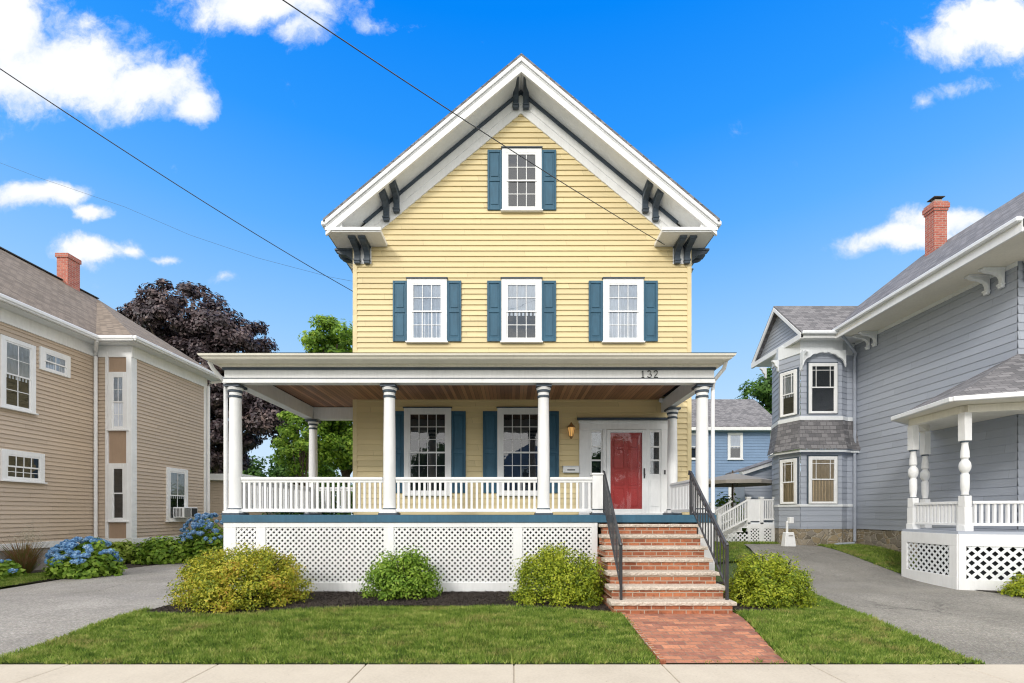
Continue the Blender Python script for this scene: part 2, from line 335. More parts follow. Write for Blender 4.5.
def set_uv(me):
    uvl = me.uv_layers.new(name='UVMap'); n = len(me.loops)
    if n == 0: return
    co = np.empty(len(me.vertices)*3); me.vertices.foreach_get('co', co); co = co.reshape(-1, 3)
    lv = np.empty(n, int); me.loops.foreach_get('vertex_index', lv)
    pn = np.empty(len(me.polygons)*3); me.polygons.foreach_get('normal', pn); pn = pn.reshape(-1, 3)
    tot = np.empty(len(me.polygons), int); me.polygons.foreach_get('loop_total', tot)
    nn = np.repeat(pn, tot, axis=0)
    U = np.stack([-nn[:, 1], nn[:, 0], np.zeros(n)], 1); L = np.linalg.norm(U, axis=1); flat = L < .02
    U[flat] = (1, 0, 0); L[flat] = 1; U /= L[:, None]
    V = np.cross(nn, U); P = co[lv]
    o = np.stack([(P*U).sum(1), (P*V).sum(1)], 1); uvl.data.foreach_set('uv', o.astype(np.float32).ravel())
def link(name, me, mats, parent=None, origin=(0, 0, 0)):
    for m in (mats if isinstance(mats, (list, tuple)) else [mats]): me.materials.append(M[m] if isinstance(m, str) else m)
    o = bpy.data.objects.new(name, me); C.objects.link(o)
    po = WO[parent.name] if parent else Vector((0, 0, 0))
    o.location = Vector(origin)-po
    if parent: o.parent = parent
    WO[o.name] = Vector(origin); return o
def mk(name, g, mats, parent=None, smooth=False, bevel=0, origin=None):
    me = bpy.data.meshes.new(name)
    if origin is None:
        a = np.array(g.v); lo = a.min(0); hi = a.max(0); origin = ((lo[0]+hi[0])/2, (lo[1]+hi[1])/2, lo[2])
    ox, oy, oz = origin
    me.from_pydata([(x, y, z) for x, y, z in g.v], [], g.f); me.update(calc_edges=True)
    set_uv(me)
    me.transform(Matrix.Translation((-ox, -oy, -oz)))
    me.polygons.foreach_set('material_index', g.m)
    if smooth: me.polygons.foreach_set('use_smooth', [True]*len(g.f)); 
    me.update()
    if smooth: me.set_sharp_from_angle(angle=R(38))
    o = link(name, me, mats, parent, origin)
    if bevel:
        b = o.modifiers.new('bevel', 'BEVEL'); b.width = bevel; b.segments = 1; b.limit_method = 'ANGLE'
    return o
def props(o, label=None, cat=None, group=None, kind=None):
    if label: o['label'] = label
    if cat: o['category'] = cat
    if group: o['group'] = group
    if kind: o['kind'] = kind
    return o
def thing(name, loc, label, cat, group=None):
    o = bpy.data.objects.new(name, None); o.empty_display_size = .2; C.objects.link(o); o.location = loc; WO[o.name] = Vector(loc)
    return props(o, label, cat, group)
def dup(o, loc, parent=None):   # shares mesh
    c = o.copy(); C.objects.link(c); po = WO[parent.name] if parent else Vector((0, 0, 0))
    c.location = Vector(loc)-po; c.parent = parent; WO[c.name] = Vector(loc); return c
def sm(t): t = max(0., min(1., t)); return t*t*(3-2*t)
def gz(x, y):   # ground height
    z = .14*sm((y-4.79)/1.6)+.05*sm((y-7)/5)
    z += .45*sm((x-3.5)/3.)*sm((y-9.2)/4.4)
    return z
def GP(px, py):   # ground point under a photo pixel
    y = 8.
    for _ in range(60):
        x = (px-512)/F*y; y = .5*y+.5*(CZ-gz(x, y))*F/(py-HY)
    return ((px-512)/F*y, y)
def sheet(pts, off, step=.25, name=None, mats=None, parent=None):
    import bmesh
    bm = bmesh.new(); bm.faces.new([bm.verts.new((x, y, 0)) for x, y in pts])
    xs = [p[0] for p in pts]; ys = [p[1] for p in pts]
    for ax, lo, hi in ((0, min(xs), max(xs)), (1, min(ys), max(ys))):
        k = math.ceil(lo/step+1e-6)
        while k*step < hi-1e-6:
            co = [0, 0, 0]; no = [0, 0, 0]; co[ax] = k*step; no[ax] = 1
            bmesh.ops.bisect_plane(bm, geom=bm.verts[:]+bm.edges[:]+bm.faces[:], plane_co=co, plane_no=no, dist=1e-5); k += 1
    bmesh.ops.triangulate(bm, faces=bm.faces[:])
    for v_ in bm.verts: v_.co.z = gz(v_.co.x, v_.co.y)+off
    bmesh.ops.recalc_face_normals(bm, faces=bm.faces[:])
    if sum(f.normal.z for f in bm.faces) < 0: bmesh.ops.reverse_faces(bm, faces=bm.faces[:])
    me = bpy.data.meshes.new(name); bm.to_mesh(me); bm.free(); set_uv(me)
    return link(name, me, mats, parent)
def clipz(poly, z0, z1):
    def half(P, z, keep_above):
        o = []
        for i in range(len(P)):
            a, b = P[i], P[(i+1) % len(P)]
            ia = (a[1] >= z) if keep_above else (a[1] <= z); ib = (b[1] >= z) if keep_above else (b[1] <= z)
            if ia: o.append(a)
            if ia != ib:
                t = (z-a[1])/(b[1]-a[1]); o.append((a[0]+(b[0]-a[0])*t, z))
        return o
    p = half(poly, z0, True)
    return half(p, z1, False) if len(p) > 2 else []
def siding(g, poly, o, u, n, pitch=.115, out=.016, zr=0.):
    """lap boards over a convex outline poly [(u,z)], origin o (x,y), direction u, outward normal n"""
    zs = [p[1] for p in poly]; z = math.floor((min(zs)-zr)/pitch)*pitch+zr
    while z < max(zs):
        q = clipz(poly, max(z, min(zs)), min(z+pitch, max(zs)))
        if len(q) > 2 and max(p[1] for p in q)-min(p[1] for p in q) > 1e-4:
            def P(a, zz, d): return (o[0]+u[0]*a+n[0]*d, o[1]+u[1]*a+n[1]*d, zz)
            g.poly([P(a, zz, out*(1-(zz-z)/pitch)) for a, zz in q])
            zb = min(p[1] for p in q); bs = sorted([a for a, zz in q if abs(zz-zb) < 1e-5])
            if len(bs) > 1: g.poly([P(bs[0], zb, 0), P(bs[-1], zb, 0), P(bs[-1], zb, out), P(bs[0], zb, out)][::-1])
        z += pitch
def wall_T(x, y, rot):   # local: X right, -Y outward, Z up
    return Matrix.Translation((x, y, 0)) @ Matrix.Rotation(rot, 4, 'Z')
def window(parent, x, y, rot, w_, z0, z1, cols=3, rows=2, casing=.11, style='curtain', head=True, capmat=None, split=.5, proud=.06, sill=True, label=None, headmat='dark', brows=None, frame='white', queen=False):
    """double-hung window; x,y = centre on wall face, w_ outer casing width, z0..z1 outer height"""
    T = wall_T(x, y, rot); h = w_/2; c = casing
    def g_(): g = G(); g.T = T; return g
    g = g_()
    g.box(-h, -h+c, -proud, 0, z0, z1); g.box(h-c, h, -proud, 0, z0, z1); g.box(-h+c, h-c, -proud, 0, z1-c, z1)
    g.box(-h+c, h-c, -proud, 0, z0, z0+c*.5)
    if sill: g.box(-h-.03, h+.03, -proud-.035, 0, z0-.035, z0)
    win = mk('window', g, frame, parent, bevel=.004)
    if label: win['label'] = label
    if headmat: mk('window_cap', g_().box(-h-.02, h+.02, -proud-.03, 0, z1, z1+.02), headmat, win)
    ix0, ix1, iz0, iz1 = -h+c, h-c, z0+c*.5, z1-c; zm = iz0+(iz1-iz0)*(1-split); sw = .035
    def sash(za, zb, yo, rws):
        g = g_(); g.box(ix0, ix0+sw, yo, yo+.02, za, zb); g.box(ix1-sw, ix1, yo, yo+.02, za, zb)
        g.box(ix0+sw, ix1-sw, yo, yo+.02, za, za+sw); g.box(ix0+sw, ix1-sw, yo, yo+.02, zb-sw, zb)
        if queen:
            if za > (z0+z1)/2-.3:
                q_ = .16*(ix1-ix0)
                for xx in (ix0+sw+q_, ix1-sw-q_): g.box(xx-.008, xx+.008, yo+.003, yo+.017, za+sw, zb-sw)
                g.box(ix0+sw, ix1-sw, yo+.0045, yo+.0155, zb-sw-q_-.008, zb-sw-q_+.008)
        for i in range(1, 1 if queen else cols):
            xx = ix0+sw+(ix1-ix0-2*sw)*i/cols; g.box(xx-.008, xx+.008, yo+.003, yo+.017, za+sw, zb-sw)
        for j in range(1, 1 if queen else rws):
            zz = za+sw+(zb-za-2*sw)*j/rws; g.box(ix0+sw, ix1-sw, yo+.0045, yo+.0155, zz-.008, zz+.008)
        mk('sash', g, frame, win)
        mk('pane', g_().add([(ix0+.01, yo+.012, za+.01), (ix1-.01, yo+.012, za+.01), (ix1-.01, yo+.012, zb-.01), (ix0+.01, yo+.012, zb-.01)], [(0, 1, 2, 3)]), 'glass', win)
    sash(zm-.02, iz1, -.056, rows); sash(iz0, zm+.02, -.043, rows if brows is None else brows)
    bk = -.0285
    if style in ('curtain', 'tan', 'blind', 'half'):
        n = 26; g = g_(); va = []; zt = iz1; zb = iz0 if style != 'half' else zm-.1
        for i in range(n+1):
            xx = ix0+(ix1-ix0)*i/n; yo = bk-.004*math.sin(i*1.9+z0)
            va += [(xx, yo, zb), (xx, yo, zt)]
        g.add(va, [(2*i, 2*i+2, 2*i+3, 2*i+1) for i in range(n)])
        mk('curtain', g, 'tancurtain' if style == 'tan' else 'curtain', win)
        if style == 'half': mk('interior', g_().box(ix0, ix1, bk+.001, bk+.003, iz0, zm), 'unlit', win)
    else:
        mk('interior', g_().box(ix0, ix1, bk, bk+.002, iz0, iz1), 'unlit2' if style == 'dim' else 'unlit', win)
        if style == 'sidecurtain':
            for sgn in (-1, 1):
                g = g_(); va = []
                for i in range(9):
                    xx = sgn*(h-c-.16*i/8); yo = bk-.005-.003*math.sin(i*2.3); va += [(xx, yo, iz0), (xx, yo, iz1)]
                g.add(va, [(2*i, 2*i+2, 2*i+3, 2*i+1) for i in range(8)]); mk('curtain', g, 'curtain', win)
    return win
def shutter(parent, x, y, w_, z0, z1):
    g = G(); s = .045; h = w_/2; zm = z0+(z1-z0)*.50
    g.box(x-h, x-h+s, y-.05, y-.018, z0, z1); g.box(x+h-s, x+h, y-.05, y-.018, z0, z1)
    for a, b in ((z0, z0+.09), (zm-.04, zm+.04), (z1-.07, z1)): g.box(x-h+s, x+h-s, y-.05, y-.018, a, b)
    g.box(x-h+s, x+h-s, y-.034, y-.02, z0+.09, z1-.07)
    for a, b in ((z0+.09, zm-.04), (zm+.04, z1-.07)):
        g.box(x-h+s+.035, x+h-s-.035, y-.046, y-.034, a+.04, b-.04)
    return mk('shutter', g, 'blue', parent, bevel=.006)
def lattice(g, T, x0, x1, z0, z1, sp, wd, th=.008, y0=0.):
    """diagonal slats over rectangle in wall-local coordinates"""
    g.T = T
    for lay, sg in ((0, 1), (1, -1)):
        c = -(z1-z0) if sg == 1 else 0
        W_ = x1-x0; H_ = z1-z0; k = -H_; st = sp*math.sqrt(2)
        while k < W_:
            # line: x = k + t, z = t   (sg=1)   or z = H - t
            t0 = max(0, -k); t1 = min(H_, W_-k)
            if t1-t0 > .01:
                za, zb = (t0, t1) if sg == 1 else (H_-t0, H_-t1)
                yy0 = y0+lay*th
                g.bar((x0+k+t0, yy0+th/2, z0+za), (x0+k+t1, yy0+th/2, z0+zb), th, wd, up=(-sg, 0, 1) if sg == 1 else (1, 0, 1))
            k += st
    return g
def leafmesh(name, P, Nn, a, b, mats, parent=None, origin=(0, 0, 0), tri=False):
    n = len(P); Nn = Nn/np.maximum(np.linalg.norm(Nn, axis=1), 1e-6)[:, None]
    r = rng.normal(size=(n, 3)); t1 = np.cross(Nn, r); t1 /= np.maximum(np.linalg.norm(t1, axis=1), 1e-6)[:, None]
    t2 = np.cross(Nn, t1); a = (a*rng.uniform(.6, 1.35, n))[:, None]; b = (b*rng.uniform(.6, 1.35, n))[:, None]
    V = np.stack([P-t1*a, P-t2*b+Nn*b*.25, P+t1*a, P+t2*b+Nn*b*.25], 1).reshape(-1, 3)-np.array(origin)
    return rawmesh(name, V, 4, mats, parent, origin)
def rawmesh(name, V, k, mats, parent, origin=(0, 0, 0)):
    me = bpy.data.meshes.new(name); nv = len(V); n = nv//k
    me.vertices.add(nv); me.vertices.foreach_set('co', V.astype(np.float32).ravel())
    me.loops.add(nv); me.loops.foreach_set('vertex_index', np.arange(nv, dtype=np.int32))
    me.polygons.add(n); me.polygons.foreach_set('loop_start', np.arange(0, nv, k, dtype=np.int32))
    me.update(calc_edges=True); me.validate()
    return link(name, me, mats, parent, origin)
def clumped(blobs, nclump, cr, per, jitter=1., hollow=.55, down=.25):
    """points+normals of leaves in clumps filling a union of ellipsoids; blobs: (cx,cy,cz,rx,ry,rz)"""
    vol = np.array([b[3]*b[4]*b[5] for b in blobs])**.67; pr = vol/vol.sum(); P = []; Q = []; cc = []
    for i in range(nclump):
        b = blobs[rng.choice(len(blobs), p=pr)]; d = rng.normal(size=3); d /= np.linalg.norm(d)
        if d[2] < 0: d[2] *= rng.uniform(down, 1)
        rr = rng.uniform(hollow, 1.0)**.7; c = np.array(b[:3])+d*np.array(b[3:])*rr; cc.append(c)
        m = int(per*rng.uniform(.5, 1.4)); q = rng.normal(size=(m, 3)); q /= np.linalg.norm(q, axis=1)[:, None]
        s = cr*rng.uniform(.6, 1.3); q2 = q*rng.uniform(.35, 1, (m, 1))**.6*s; q2[:, 2] *= .7
        P.append(c+q2); Q.append(q+d*.6+rng.normal(size=(m, 3))*.45*jitter+np.array([0, 0, .5]))
    return np.vstack(P), np.vstack(Q), cc
def tree(name, label, base, blobs, nclump, cr, per, leaf, mat, trunk_r=.25, group=None):
    t = thing(name, base, label, 'tree', group)
    P, Q, cc = clumped(blobs, nclump, cr, per)
    leafmesh('crown', P, Q, leaf, leaf*.62, mat, t, base)
    g = G(); b0 = Vector(base); top = Vector((sum(b[0] for b in blobs)/len(blobs), sum(b[1] for b in blobs)/len(blobs), max(b[2] for b in blobs)))
    pts = [b0+(top-b0)*k+Vector((math.sin(k*5)*.15, math.cos(k*4)*.12, 0)) for k in (0, .15, .35, .55, .8, 1)]
    pts[0] = b0-Vector((0, 0, .2)); g.tube(pts, [trunk_r*1.3, trunk_r, trunk_r*.85, trunk_r*.65, trunk_r*.4, trunk_r*.2], 9)
    for i in range(0, len(cc), max(1, len(cc)//26)):
        e = Vector(cc[i]); k = rng.uniform(.25, .7); s_ = b0+(top-b0)*k; md = (s_+e)/2+Vector((0, 0, .25))
        g.tube([s_, md, e], [trunk_r*.35, trunk_r*.2, trunk_r*.06], 6)
    mk('trunk', g, 'bark', t, smooth=True); return t
def shrub(name, label, base, rx, ry, h, n, leaf, mat, cat='shrub', group=None, bumps=9, parent=None, aspect=.5, flat=.0):
    t = thing(name, base, label, cat, group); bx, by, bz = base
    def dome(m):
        a_ = rng.uniform(0, 2*np.pi, m); c_ = rng.random(m); r_ = (1-c_**2)**.40; return np.stack([np.cos(a_)*r_, np.sin(a_)*r_, c_**.88], 1)
    nc = max(60, int(n/120)); cc = dome(nc)*rng.uniform(.78, 1.0, (nc, 1)); cc[:, 2] *= .93
    nc2 = nc//3; inner = dome(nc2)*rng.uniform(.45, .75, (nc2, 1)); cc = np.vstack([cc, inner])
    cr_ = (.37/math.sqrt(nc/60))*rng.uniform(.6, 1.25, len(cc)); k = rng.integers(0, len(cc), n)
    q = rng.normal(size=(n, 3)); q /= np.linalg.norm(q, axis=1)[:, None]
    P = cc[k]+q*(cr_[k]*rng.uniform(.25, 1., n)**.55)[:, None]*np.array([1, 1, .8])
    # shoots that break the outline
    sh = rng.random(n) < .05; P[sh] += (cc[k]/np.linalg.norm(cc[k], axis=1)[:, None])[sh]*rng.uniform(.02, .13, (sh.sum(), 1))
    P[:, 2] = np.abs(P[:, 2])+.01
    U = cc[k]
    P = P*np.array([rx*.93, ry*.93, h*.9])+np.array([bx, by, bz+.01])
    Q = q*1.0+U*.5+rng.normal(size=(n, 3))*.45+np.array([0, 0, .3])
    leafmesh('foliage', P, Q, leaf, leaf*aspect, mat, t, base)
    # sprigs that break the outline
    g = G()
    for i in range(16):
        dd = Vector(rng.normal(size=3)); dd.z = abs(dd.z)+.2; dd.normalize()
        g.tube([(bx+dd.x*rx*.05, by+dd.y*ry*.05, bz), (bx+dd.x*rx*.5, by+dd.y*ry*.5, bz+h*.3+dd.z*h*.25), (bx+dd.x*rx*.9, by+dd.y*ry*.9, bz+h*.36+dd.z*h*.55)], [.014, .010, .004], 5)
    mk('stem', g, 'twig', t)
    return t
# ================================================================== GROUND
Z0 = -.06
def grid_ground():
    xs = np.concatenate([np.linspace(-600, -30, 8), np.arange(-20, 20.1, .5), np.linspace(30, 600, 8)]); ys = np.concatenate([np.linspace(-400, -30, 6), [-10, 0, 2], np.arange(4.5, 30.1, .5), np.linspace(40, 900, 8)])
    V = [(x, y, (gz(x, y) if y > 4 else 0)+(Z0 if y > 3.6 else -.17)) for y in ys for x in xs]; nx = len(xs)
    g = G(); g.add(V, [(j*nx+i, j*nx+i+1, (j+1)*nx+i+1, (j+1)*nx+i) for j in range(len(ys)-1) for i in range(nx-1)])
    props(mk('ground', g, 'turf', origin=(0, 0, 0)), kind='structure')
grid_ground()
g = G()
for i in range(-13, 14):
    x0 = .02+i*1.555; g.box(x0+.006, x0+1.555-.006, 3.05, 4.785, -.12, 0.)
g.box(-21, 22, 3.06, 4.775, -.14, -.014)
props(mk('sidewalk', g, 'conc', bevel=.006), kind='structure')
props(mk('kerb', G().box(-21, 22, 2.86, 3.04, -.3, -.005), 'foundation', bevel=.02), kind='structure')
props(mk('road', G().box(-80, 80, -6, 2.85, -.2, -.13), 'asph'), kind='structure')
DL = [(-9.9, 4.79), (-5.55, 4.79), (-5.5, 5.5), (-5.45, 7.2), (-5.5, 10), (-5.4, 17.), (-9.5, 17.), (-9.45, 14), (-9.85, 11.8), (-9.7, 8.6)]
props(sheet(DL, -.005, name='driveway', mats='asph2'), kind='structure')
a1 = GP(985, 663.5); a2 = GP(880, 622); a3 = GP(806, 592); 
DR = [(a1[0], 4.79), a2, a3, (5.1, 9.0), (6.2, 11.4), (7.3, 14.4), (8.5, 14.4), (9.2, 13.2), (9.4, 11.0), (9.3, 10.3), (8.9, 8.9), (8.95, 7.9), (9.6, 7.1), (12.5, 6.2), (12.5, 4.79)]
props(sheet(DR, -.005, name='driveway', mats='asph'), kind='structure')
# mulch beds
b1 = [(-5.35, 6.55), GP(215, 614), GP(300, 609.5), GP(400, 606), GP(500, 606.5), GP(612, 612), (1.62, 8.4), (-5.35, 8.4)]
props(sheet(b1, .012, name='mulch_bed', mats='mulch'), kind='structure')
b2 = [(3.2, 6.72), GP(735, 612), GP(775, 611), GP(808, 600), (5.0, 8.1), (4.4, 9.4), (3.2, 9.4)]
props(sheet(b2, .012, name='mulch_bed', mats='mulch'), kind='structure')
b3 = [(-12.2, 9.35), (-9.95, 9.0), (-9.9, 11.8), (-9.5, 14.1), (-9., 16), (-12.2, 16)]
props(sheet(b3, -.01, name='mulch_bed', mats='mulch'), kind='structure')
b4 = [(8.85, 8.2), (9.3, 7.75), (12.5, 6.7), (12.5, 8.6), (8.6, 8.7)]
props(sheet(b4, .008, name='mulch_bed', mats='mulch'), kind='structure')
# brick walk
wk = [GP(626, 615), GP(659, 663.6), GP(787, 663.6), GP(738, 615)]
wk = [(wk[0][0], 6.8), (wk[0][0], wk[0][1]), (wk[1][0], 4.792), (wk[2][0], 4.792), (wk[3][0], wk[3][1]), (wk[3][0], 6.8)]
props(sheet(wk, .010, name='brick_walk', mats='paver'), kind='structure')
g = G()
pp = [(wk[1][0]-.03, 4.80), (wk[0][0]-.04, 6.5)]
g.bar((pp[0][0], pp[0][1], gz(*pp[0])+.005), (pp[1][0], pp[1][1], gz(*pp[1])+.005), .055, .06)
props(mk('walk_edging', g, 'brick'), kind='structure')
# lawns: turf sheet + blades
def inpoly(P, poly):
    x, y = P[:, 0], P[:, 1]; c = np.zeros(len(P), bool); j = len(poly)-1
    for i in range(len(poly)):
        xi, yi = poly[i]; xj, yj = poly[j]
        c ^= ((yi > y) != (yj > y)) & (x < (xj-xi)*(y-yi)/(yj-yi+1e-12)+xi); j = i
    return c
gzv = np.vectorize(gz)
def lawn(poly, dens, label, h=.045, off=.004):
    props(sheet(poly, off, name='lawn', mats='turf'), kind='structure')
    xs = [p[0] for p in poly]; ys = [p[1] for p in poly]; ar = (max(xs)-min(xs))*(max(ys)-min(ys)); n = int(ar*dens)
    P = np.stack([rng.uniform(min(xs)-.03, max(xs)+.03, n), rng.uniform(min(ys), max(ys)+.03, n)], 1); P = P[inpoly(P+rng.normal(size=P.shape)*.02, poly)]; P[:, 1] -= (np.sin(P[:, 0]*9)+np.sin(P[:, 0]*23+1)+rng.normal(size=len(P)))*.008*(P[:, 1] < 4.9); n = len(P)
    z = gzv(P[:, 0], P[:, 1])+off-.005; an = rng.uniform(0, 2*np.pi, n); w_ = rng.uniform(.004, .010, n)
    pn = .5+.5*np.sin(P[:, 0]*2.1+np.sin(P[:, 1]*3.)*1.3)*np.cos(P[:, 1]*2.7)
    hh = h*rng.uniform(.4, 1.5, n)*(.7+.6*pn)
    dx = np.cos(an)*w_; dy = np.sin(an)*w_; ln = rng.normal(size=(n, 2))*.5*hh[:, None]
    B = np.stack([P[:, 0], P[:, 1], z], 1)
    V = np.stack([B+np.stack([dx, dy, 0*dx], 1), B-np.stack([dx, dy, 0*dx], 1), B+np.stack([ln[:, 0], ln[:, 1], hh], 1)], 1).reshape(-1, 3)
    props(rawmesh('grass', V, 3, 'grass', None), label, 'grass', None, 'stuff')
LL = [(-5.6, 4.80), (wk[1][0]-.06, 4.80), (wk[0][0]-.07, wk[0][1]), (1.45, 6.55), GP(560, 610), GP(500, 608), GP(400, 607.5), GP(300, 611), GP(215, 616), (-5.3, 6.55), (-5.48, 6.9), (-5.5, 5.5)]
lawn(LL, 9500, 'mown green front lawn with a dry brown patch beside the brick walk')
LR = [(wk[2][0]+.02, 4.80), (a1[0]-.03, 4.80), (a2[0]-.02, a2[1]), (a3[0], a3[1]), (4.9, 7.6), GP(808, 602), GP(775, 612), GP(737, 613), (wk[3][0]+.02, wk[3][1])]
lawn(LR, 9500, 'triangular lawn wedge between brick walk and right driveway')
lawn([(-11.9, 6.2), (-9.75, 6.2), (-9.95, 9.0), (-10.05, 10.6), (-10.6, 11.3), (-11.5, 10.2), (-11.9, 9.6)], 3500, 'grass strip along the far side of the left driveway', .05)
lawn([(5.2, 11.6), (6.1, 11.5), (7.2, 14.3), (8.6, 14.35), (8.8, 15.2), (5.2, 15.2)], 2500, 'small grass patch in front of the white back deck', .05, .0)
lawn([(8.72, 10.12), (10.45, 10.12), (10.45, 13.7), (9.1, 13.6)], 3000, 'grass strip below the fieldstone foundation', .05, .004)
# mulch chips
def chips(poly, n, label):
    xs = [p[0] for p in poly]; ys = [p[1] for p in poly]
    P = np.stack([rng.uniform(min(xs), max(xs), n), rng.uniform(min(ys), max(ys), n)], 1); P = P[inpoly(P, poly)]
    z = gzv(P[:, 0], P[:, 1])+.018+rng.random(len(P))*.012
    Q = rng.normal(size=(len(P), 3))*.5+np.array([0, 0, 1.])
    props(leafmesh('mulch_chips', np.column_stack([P, z]), Q, .022, .008, M['mulch']), label, 'mulch', None, 'stuff')
chips(b1, 24000, 'dark bark mulch below the white porch lattice')
chips(b2, 6000, 'dark bark mulch under the bush right of the steps')
# ================================================================== YELLOW HOUSE
YW = 10.83; XL, XR = -3.76, 4.24; XC = .21; PK = 11.86; SL = .834; YF = 10.25; YB = 19.
H = thing('yellow_house', (XC, YW, gz(XC, YW)), 'yellow clapboard house with blue shutters, steep front gable and wraparound front porch', 'house')
def roofz(x): return PK-SL*abs(x-XC)
g = G(); base = gz(0, 10)-.1
fz = .77
zt = roofz(XL)-fz
siding(g, [(XL, base), (XR, base), (XR, roofz(XR)-.3), (XC, PK-.3), (XL, roofz(XL)-.3)], (0, YW), (1, 0), (0, -1), .128, .024, zr=.03)
siding(g, [(0, base), (YB-YW, base), (YB-YW, 8.1), (0, 8.1)], (XR, YW), (0, 1), (1, 0), .128, .024, zr=.03)
siding(g, [(0, base), (YB-YW, base), (YB-YW, 8.1), (0, 8.1)], (XL, YB), (0, -1), (-1, 0), .128, .024, zr=.03)
g.box(XL+.02, XR-.02, YB-.05, YB, base, 8.)
mk('wall', g, 'yellow', H)
g = G()
for x in (XL, XR):
    s = 1 if x < 0 else -1
    g = G(); g.box(x-.022*s, x+.075*s, YW-.024, YW+.002, 1.6, 7.9); g.box(x-.024*s, x+.001, YW-.022, YW+.10, 1.6, 7.9)
    mk('corner_board', g, 'yellow', H)
# roof slabs
g = G(); ex = 4.40
for s in (-1, 1):
    a = [(XC, YF-.05, PK+.0), (XC+s*(ex+.05), YF-.05, PK-SL*(ex+.05)), (XC+s*(ex+.05), YB+.4, PK-SL*(ex+.05)), (XC, YB+.4, PK)]
    b = [(x, y, z+.055) for x, y, z in a]
    g.hexa(a, b) if s == 1 else g.hexa(a[::-1], b[::-1])
mk('roof', g, 'roofd', H)
# rake boards
def strip(g, d0, d1, y0, y1, e0=ex, e1=ex):
    for s in (-1, 1):
        A = [(XC, y0, PK-d1), (XC+s*e1, y0, PK-SL*e1-d1), (XC+s*e0, y0, PK-SL*e0-d0), (XC, y0, PK-d0)]
        g.extr(A if s == 1 else A[::-1], (0, y1-y0, 0))
    return g
g = G(); strip(g, .003, .10, YF-.045, YF+.02); strip(g, .10, .27, YF, YF+.03); strip(g, .115, .135, YF-.014, YF+.001); strip(g, .27, .34, YF-.025, YF+.03); strip(g, .235, .25, YF-.01, YF+.001)
mk('rake_board', g, 'white', H)
g = G()
for s in (-1, 1):
    A = [(XC, YF+.03, PK-.25), (XC+s*ex, YF+.03, PK-SL*ex-.25), (XC+s*ex, YW, PK-SL*ex-.25), (XC, YW, PK-.25)]
    B = [(x, y, z+.02) for x, y, z in A]; g.hexa(A, B) if s == 1 else g.hexa(A[::-1], B[::-1])
mk('soffit', g, 'white2', H)
g = G(); fe = 3.98
strip(g, .25, .34, YW-.075, YW-.02, fe-.25, fe-.3); mk('frieze_moulding', g, 'dark', H)
g = G(); strip(g, .34, .55, YW-.045, YW-.0, fe-.05, fe-.1); strip(g, .55, .77, YW-.032, YW-.0, fe-.2, fe-.35); strip(g, .735, .765, YW-.04, YW-.031, fe-.3, fe-.4)
mk('frieze_board', g, 'white', H)
# eave returns and side eaves
for s, nm in ((-1, 'l'), (1, 'r')):
    xo = XC+s*ex; xi = XC+s*3.17; g = G()
    g.box(xo, xi, YF-.01, YW-.018, 7.93, 8.02); g.box(xo+s*.015, xi-s*.015, YF-.035, YF-.01, 7.955, 8.03)
    g.box(xo, XC+s*4.05, YF+.02, YF+.08, 8.02, 8.12)
    mk('eave_return', g, 'white', H, bevel=.006)
    g = G(); xw = XL if s < 0 else XR
    g.box(xo, xw, YW-.018, YB+.35, 7.93, 7.96); g.box(xo-s*.02, xo, YW-.5, YB+.35, 7.93, 8.15)
    mk('side_soffit', g, 'white2', H)
    g = G(); g.box(xo+s*.0, xo+s*.11, YF-.02, YB+.3, 8.08, 8.19); mk('gutter', g, 'white', H, bevel=.02)
    g = G(); a, b = sorted((xw, xw-s*.42)); g.box(a, b, YW-.028, YW-.016, 7.52, 7.93); mk('bracket_panel', g, 'white', H)
def bracket(x, y, z, h, dpt, rot=0, w_=.135, mat='dark', parent=H, name='bracket', topx=0.):
    """console bracket; z = bottom on wall, local -Y outward"""
    T = Matrix.Translation((x, y, z)) @ Matrix.Rotation(rot, 4, 'Z'); g = G(); g.T = T
    prof = [(0, 0), (-.075, 0), (-.085, .05), (-.06, .09), (-.055, h*.42), (-.09, h*.58), (-dpt*.45, h*.72), (-dpt*.75, h*.76), (-dpt*.9, h*.82), (-dpt, h*.93), (-dpt, h), (0, h)]
    g.extr([(-w_/2, a, b) for a, b in prof][::-1], (w_, 0, 0))
    g.extr([(-w_/2-.018, a, b) for a, b in [(0, h-.05), (-dpt-.02, h-.05), (-dpt-.02, h+.0), (0, h+.0)]][::-1], (w_+.036, 0, 0))
    g.extr([(-w_/2-.012, a, b) for a, b in [(0, .055), (-.10, .055), (-.10, .095), (0, .095)]][::-1], (w_+.024, 0, 0))
    g.lathe((0, 0, 0), [(.0, 0), (.0, 0)], 3) if False else None
    return mk(name, g, mat, parent, bevel=.008)
for dx in (-.12, .12): bracket(XC+dx, YW-.045, 11.15, .49, .50)
for s in (-1, 1):
    for d in (2.94, 3.18): bracket(XC+s*d, YW-.045, PK-SL*d-.25-.46, .48, .48)
    xw = XL if s < 0 else XR
    for d in (.10, .33): bracket(xw-s*d, YW-.028, 7.50, .43, .42)
    for yy_ in (YW+.12, YW+.36, YW+4, YW+4.25): bracket(xw, yy_, 7.36, .57, .46, rot=(-math.pi/2 if s < 0 else math.pi/2))
